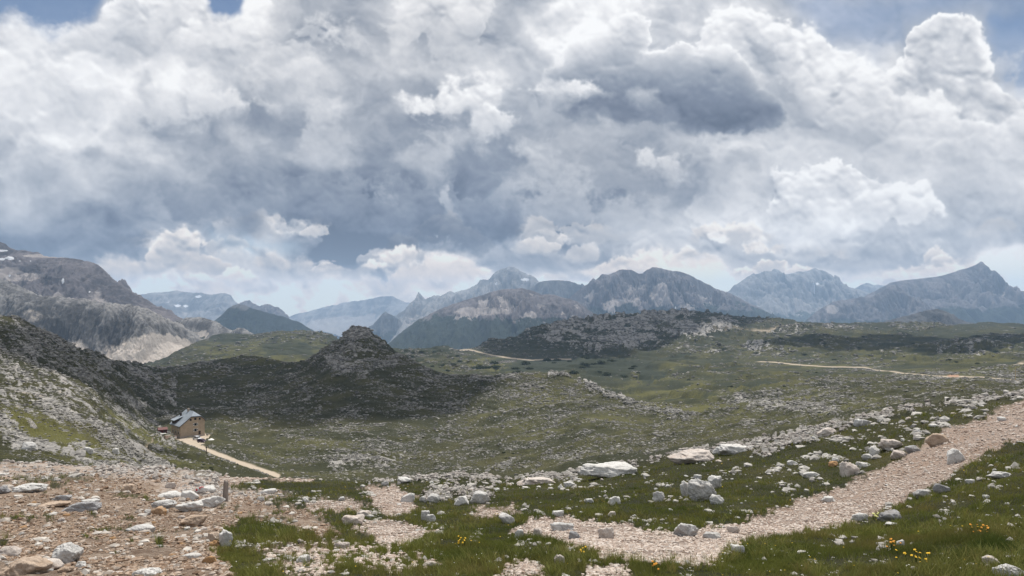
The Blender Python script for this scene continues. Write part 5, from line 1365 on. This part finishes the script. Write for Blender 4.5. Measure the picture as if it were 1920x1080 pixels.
    x, y, z, i, j = sample_ground(rs, 11000, far * (1 - np.clip(M['road'] * 1.5 + M['pine'], 0, 1)) * np.clip(.06 + M['rock'], 0, 1) ** 1.3)
    d = np.hypot(x, y); s = d * (.0008 + .0032 * rs.rand(len(d)) ** 3)
    scatter_mesh('plateau_blocks', (x, y, z), s, 6, mat_pebble('plateau_block', [(.14, .135, .13), (.21, .205, .195), (.31, .30, .285)], .3), (.35, .7), 1, .3, False, 2.4)
build_loose()
# ---------------------------------------------------------------- turf, flowers, dwarf pine
def build_grass():
    rs = np.random.RandomState(3); M = G.M
    inview = (np.abs(G.px - 960) < 1420) & (G.py < 1150) & (G.y > 3.5) & G.vis & (G.S > 1.5) & (G.S < 4.75)
    bare = np.clip(M['soil'] * 1.3 + M['path'] * 1.4 + M['stony'] + M['rock'] * .9, 0, 1)
    r = np.hypot(G.x, G.y)
    pat = fbm(G.x / 1.6, G.y / 1.6, 4, .6, seed=71)
    w = inview * (1 - bare) ** 1.5 * np.clip(.65 + .9 * pat, .1, 1.5) * np.clip(8.0 / r, .12, 1.0) ** .6
    n = 350000
    x, y, z, i, j = sample_ground(rs, n, w)
    d = np.hypot(x, y)
    tuft = np.clip(.62 + 1.6 * fbm(x / .8, y / .8, 4, .6, seed=72), .12, 2.0)
    h = (.055 + .085 * rs.rand(n) ** 1.5) * tuft * np.clip(.8 + d * .012, .8, 1.4); wd = np.maximum(.0045, d * .00055) * rs.uniform(.7, 1.3, n)
    a = rs.rand(n) * 6.283; ux, uy = np.cos(a), np.sin(a)
    la = rs.rand(n) * 6.283; ln = h * rs.uniform(.1, .75, n); lx, ly = np.cos(la) * ln, np.sin(la) * ln
    V = np.empty((n, 5, 3), np.float32)
    for k, (t, ww, l) in enumerate(((0, .5, 0), (0, -.5, 0), (.6, -.38, .38), (.6, .38, .38), (1, 0, 1))):
        V[:, k, 0] = x + ux * wd * ww + lx * l; V[:, k, 1] = y + uy * wd * ww + ly * l; V[:, k, 2] = z - .01 + (h + .01) * t
    # taller tufts: a dozen blades fanning from one root
    nt_, nb = 3000, 14
    tx, ty, tz, ti, tj = sample_ground(rs, nt_, w * (fbm(G.x / 3, G.y / 3, 3, .6, seed=76) > -.05))
    tx, ty, tz = (np.repeat(q, nb) for q in (tx, ty, tz)); n2 = nt_ * nb
    sz = np.repeat(rs.uniform(.5, 1.25, nt_), nb); td = np.hypot(tx, ty)
    aa = rs.rand(n2) * 6.283; hh = sz * rs.uniform(.08, .19, n2); lean = hh * rs.uniform(.15, 1.0, n2); r0 = sz * rs.uniform(0, .05, n2)
    tw = np.maximum(.004, td * .0005); V2 = np.empty((n2, 5, 3), np.float32)
    for k, (t, ww, l) in enumerate(((0, .5, 0), (0, -.5, 0), (.6, -.38, .38), (.6, .38, .38), (.95, 0, 1))):
        V2[:, k, 0] = tx + np.cos(aa) * (r0 + lean * l) - np.sin(aa) * tw * ww; V2[:, k, 1] = ty + np.sin(aa) * (r0 + lean * l) + np.cos(aa) * tw * ww; V2[:, k, 2] = tz - .01 + hh * t
    V = np.concatenate([V, V2]); tuft_tone = np.repeat(rs.uniform(.35, 1.1, nt_), nb); tuft_dry = np.repeat((rs.rand(nt_) ** 2.5), nb)
    b = (np.arange(n + n2) * 5)[:, None]
    F4 = b + np.array([[0, 1, 2, 3]]); F3 = b + np.array([[3, 2, 4]])
    big = .5 + 1.0 * fbm(x / 4, y / 4, 4, .6, seed=73)
    dry = np.clip(fbm(x / 2.2, y / 2.2, 4, .6, seed=74) * 1.9 + .16 + .3 * (rs.rand(n) - .5), 0, 1) * (.4 + .6 * rs.rand(n))
    tone = np.clip(big + .35 * (rs.rand(n) - .5), 0, 1)
    tone = np.concatenate([tone, np.clip(tuft_tone, 0, 1)]); dry = np.concatenate([dry, tuft_dry])
    k = NT('grass_blade'); t, dr = k.attr('tone'), k.attr('dry')
    c = k.mix(t, (.062, .092, .018), (.22, .23, .055)); c = k.mix(dr, c, (.24, .20, .07))
    tr = k.t.nodes.new('ShaderNodeBsdfTranslucent'); mx = k.t.nodes.new('ShaderNodeMixShader'); mx.inputs[0].default_value = .25
    k.put(tr.inputs[0], c); k.done(c, None, .7); k.L(k.b.outputs[0], mx.inputs[1]); k.L(tr.outputs[0], mx.inputs[2]); k.L(mx.outputs[0], k.out.inputs['Surface'])
    me = mesh_np('grass', V.reshape(-1, 3), [F4, F3], k.m, True, dict(tone=np.repeat(tone, 5), dry=np.repeat(dry, 5)))
    tag(link('grass', me), kind='stuff')
    # scattered blossoms, too many and too small to count
    n = 260
    x, y, z, i, j = sample_ground(rs, n, w * (fbm(G.x / 2.5, G.y / 2.5, 3, seed=75) > .02))
    d = np.hypot(x, y); s = np.maximum(.008, d * .0008) * rs.uniform(.6, 1.2, n); z = z + rs.uniform(.06, .14, n)
    V = np.empty((n, 7, 3), np.float32); V[:, 0] = np.stack([x, y, z + s * .3], -1)
    for q in range(6):
        an = q * math.tau / 6; V[:, q + 1] = np.stack([x + s * math.cos(an), y + s * math.sin(an), z + s * .25 * (-1) ** q], -1)
    Fc = np.concatenate([(np.arange(n) * 7)[:, None] + np.array([[0, 1 + q, 1 + (q + 1) % 6]]) for q in range(6)])
    k = NT('petals'); r_ = k.isl()
    k.done(k.mix(k.step(.42, .44, r_), (.62, .42, .03), (.72, .71, .66)), None, .8)
    tag(link('wildflowers', mesh_np('wildflowers', V.reshape(-1, 3), Fc, k.m, False)), kind='stuff')

def build_flower_clumps():
    rs = np.random.RandomState(8)
    stem = plain('flower_stem', (.05, .075, .02), .8); yel = plain('yellow_petal', (.75, .46, .03), .7, .2, 60); ora = plain('orange_petal', (.62, .27, .03), .7, .2, 60)
    pal = plain('cream_petal', (.62, .62, .25), .7, .2, 60)
    for (cx, by, w, n, m, label) in [
        (1724, 1062, 40, 16, yel, 'bright yellow flower clump in the turf at the bottom right'),
        (1838, 1008, 30, 16, ora, 'orange flower clump in the turf below the bright white stone'),
        (1673, 1034, 20, 10, ora, 'orange flower clump beside the small grey stone in the turf'),
        (1093, 1046, 12, 5, yel, 'yellow flower clump in the turf under the left part of the trail'),
        (1640, 975, 12, 8, pal, 'cream flower clump between flat slab and blue grey cracked rock'),
        (1229, 1078, 10, 5, ora, 'orange flower clump at the bottom edge of the turf'),
        (868, 1028, 22, 9, yel, 'yellow flower clump in the grass right of the middle path')]:
        p = ground_at(cx, by, 2.0); s = p.y / F_PX
        o = empty('flower_clump', p); tag(o, label, 'flowers', 'flower clumps in the turf')
        st = MB(); pt = MB()
        for q in range(n):
            x, y, h = rs.normal() * w * s * .28, rs.normal() * w * s * .35, rs.uniform(.07, .16)
            st.tube((x * .8, y * .8, -.02), (x, y, h), .004, .003, 5)
            rad = rs.uniform(.012, .022) * max(1, p.y / 11)
            tl = Vector((rs.uniform(-.5, .5), rs.uniform(-.8, .1), 1)).normalized(); u = tl.orthogonal().normalized(); v = tl.cross(u); c = Vector((x, y, h))
            pts = [tuple(c + tl * rad * .25)]
            for e in range(10):
                rr = rad * (1 if e % 2 == 0 else .62); pts.append(tuple(c + (u * math.cos(e * .628) + v * math.sin(e * .628)) * rr))
            pts.append(tuple(c - tl * rad * .3))
            pt.poly(pts, [(0, 1 + e, 1 + (e + 1) % 10) for e in range(10)] + [(11, 1 + (e + 1) % 10, 1 + e) for e in range(10)])
        st.build('stems', stem, o); pt.build('blossoms', m, o)

def build_shrubs():
    rs = np.random.RandomState(31)
    k = NT('pine_needles'); r_ = k.isl()
    c = k.mix(r_, (.012, .022, .011), (.036, .052, .020)); k.done(c, None, .85)
    meshes = []
    for v in range(5):
        n = 520
        lob = rs.normal(size=(7, 2)).clip(-1.3, 1.3) * .17; lr = rs.uniform(.22, .42, 7)
        q = rs.randint(0, 7, n); u = rs.normal(size=(n, 3)); u /= np.linalg.norm(u, axis=1)[:, None]; u[:, 2] = np.abs(u[:, 2])
        rad = lr[q] * rs.uniform(.55, 1.05, n)
        P = np.stack([lob[q, 0] + u[:, 0] * rad, lob[q, 1] + u[:, 1] * rad, u[:, 2] * rad * .85], -1)
        a = rs.normal(size=(n, 3)); a /= np.linalg.norm(a, axis=1)[:, None]; b = np.cross(a, u); b /= np.linalg.norm(b, axis=1)[:, None] + 1e-6
        s = rs.uniform(.035, .075, n)[:, None]
        V = np.stack([P - a * s, P + b * s * .6, P + a * s, P - b * s * .6], 1).reshape(-1, 3)
        meshes.append(mesh_np('dwarf_pine', V, (np.arange(n) * 4)[:, None] + np.arange(4)[None], k.m, False))
    zones = [([(850,690),(960,674),(1090,668),(1180,676),(1245,692),(1200,715),(1090,716),(960,702)], 34, (9, 24), 'dark dwarf pine bush in the hollow behind the sunny hill', 'dwarf pines in the hollow', 11.2),
             ([(700,660),(760,655),(860,655),(870,700),(780,690)], 14, (8, 18), 'dark dwarf pine bush on the slope right of the rocky knob', 'dwarf pines by the rocky knob', 11.2),
             ([(1300,640),(1500,625),(1880,630),(1910,690),(1600,680),(1330,665)], 30, (5, 13), 'dark dwarf pine bush dotted over the far green plateau', 'dwarf pines on the plateau', 11.4),
             ([(1250,700),(1500,690),(1850,715),(1700,770),(1420,800),(1280,770)], 26, (4, 10), 'dark low juniper bush on the grassy hillside beyond the brink', 'junipers on the green hillside', 5.5),
             ([(640,830),(800,800),(1000,760),(1150,770),(1100,850),(800,880)], 20, (4, 9), 'dark low juniper bush among the pale blocks of the sunny hill', 'junipers on the sunny hill', 5.5),
             ([(240,850),(330,870),(440,860),(430,885),(300,890)], 10, (5, 12), 'dark juniper bush on the slope between path and road', 'junipers below the hut', 5.2)]
    for poly, n, (s0, s1), label, grp, smin in zones:
        xs = [q[0] for q in poly]; ys = [q[1] for q in poly]; c = 0
        while c < n:
            cx, cy = rs.uniform(min(xs), max(xs)), rs.uniform(min(ys), max(ys))
            if poly_sd(np.array([cx]), np.array([cy]), poly)[0] < 0: continue
            p = ground_at(cx, cy, smin); sz = rs.uniform(s0, s1) * p.y / F_PX
            o = link('dwarf_pine' if 'pine' in label else 'juniper_bush', meshes[rs.randint(5)], None, p, rs.uniform(0, 6.28))
            o.scale = (sz, sz, sz * rs.uniform(.5, .9)); tag(o, label, 'bush', grp); c += 1
build_grass(); build_flower_clumps(); build_shrubs()
# ---------------------------------------------------------------- the air
def build_haze():
    x0, x1, y0, y1, z0, z1 = -14600, 14600, -14600, 14600, -560, 520
    V = np.array([(x, y, z) for z in (z0, z1) for y in (y0, y1) for x in (x0, x1)], float)
    Fc = np.array([(0, 2, 3, 1), (4, 5, 7, 6), (0, 1, 5, 4), (2, 6, 7, 3), (0, 4, 6, 2), (1, 3, 7, 5)])
    m = bpy.data.materials.new('air'); m.use_nodes = True; t = m.node_tree; t.nodes.clear()
    out = t.nodes.new('ShaderNodeOutputMaterial'); v = t.nodes.new('ShaderNodeVolumePrincipled')
    v.inputs['Color'].default_value = (.48, .69, 1.0, 1); v.inputs['Density'].default_value = HAZE; v.inputs['Anisotropy'].default_value = .25
    t.links.new(v.outputs[0], out.inputs['Volume'])
    tag(link('haze', mesh_np('haze', V, Fc, m, False)), kind='stuff')
HAZE = 0.66e-4
build_haze()
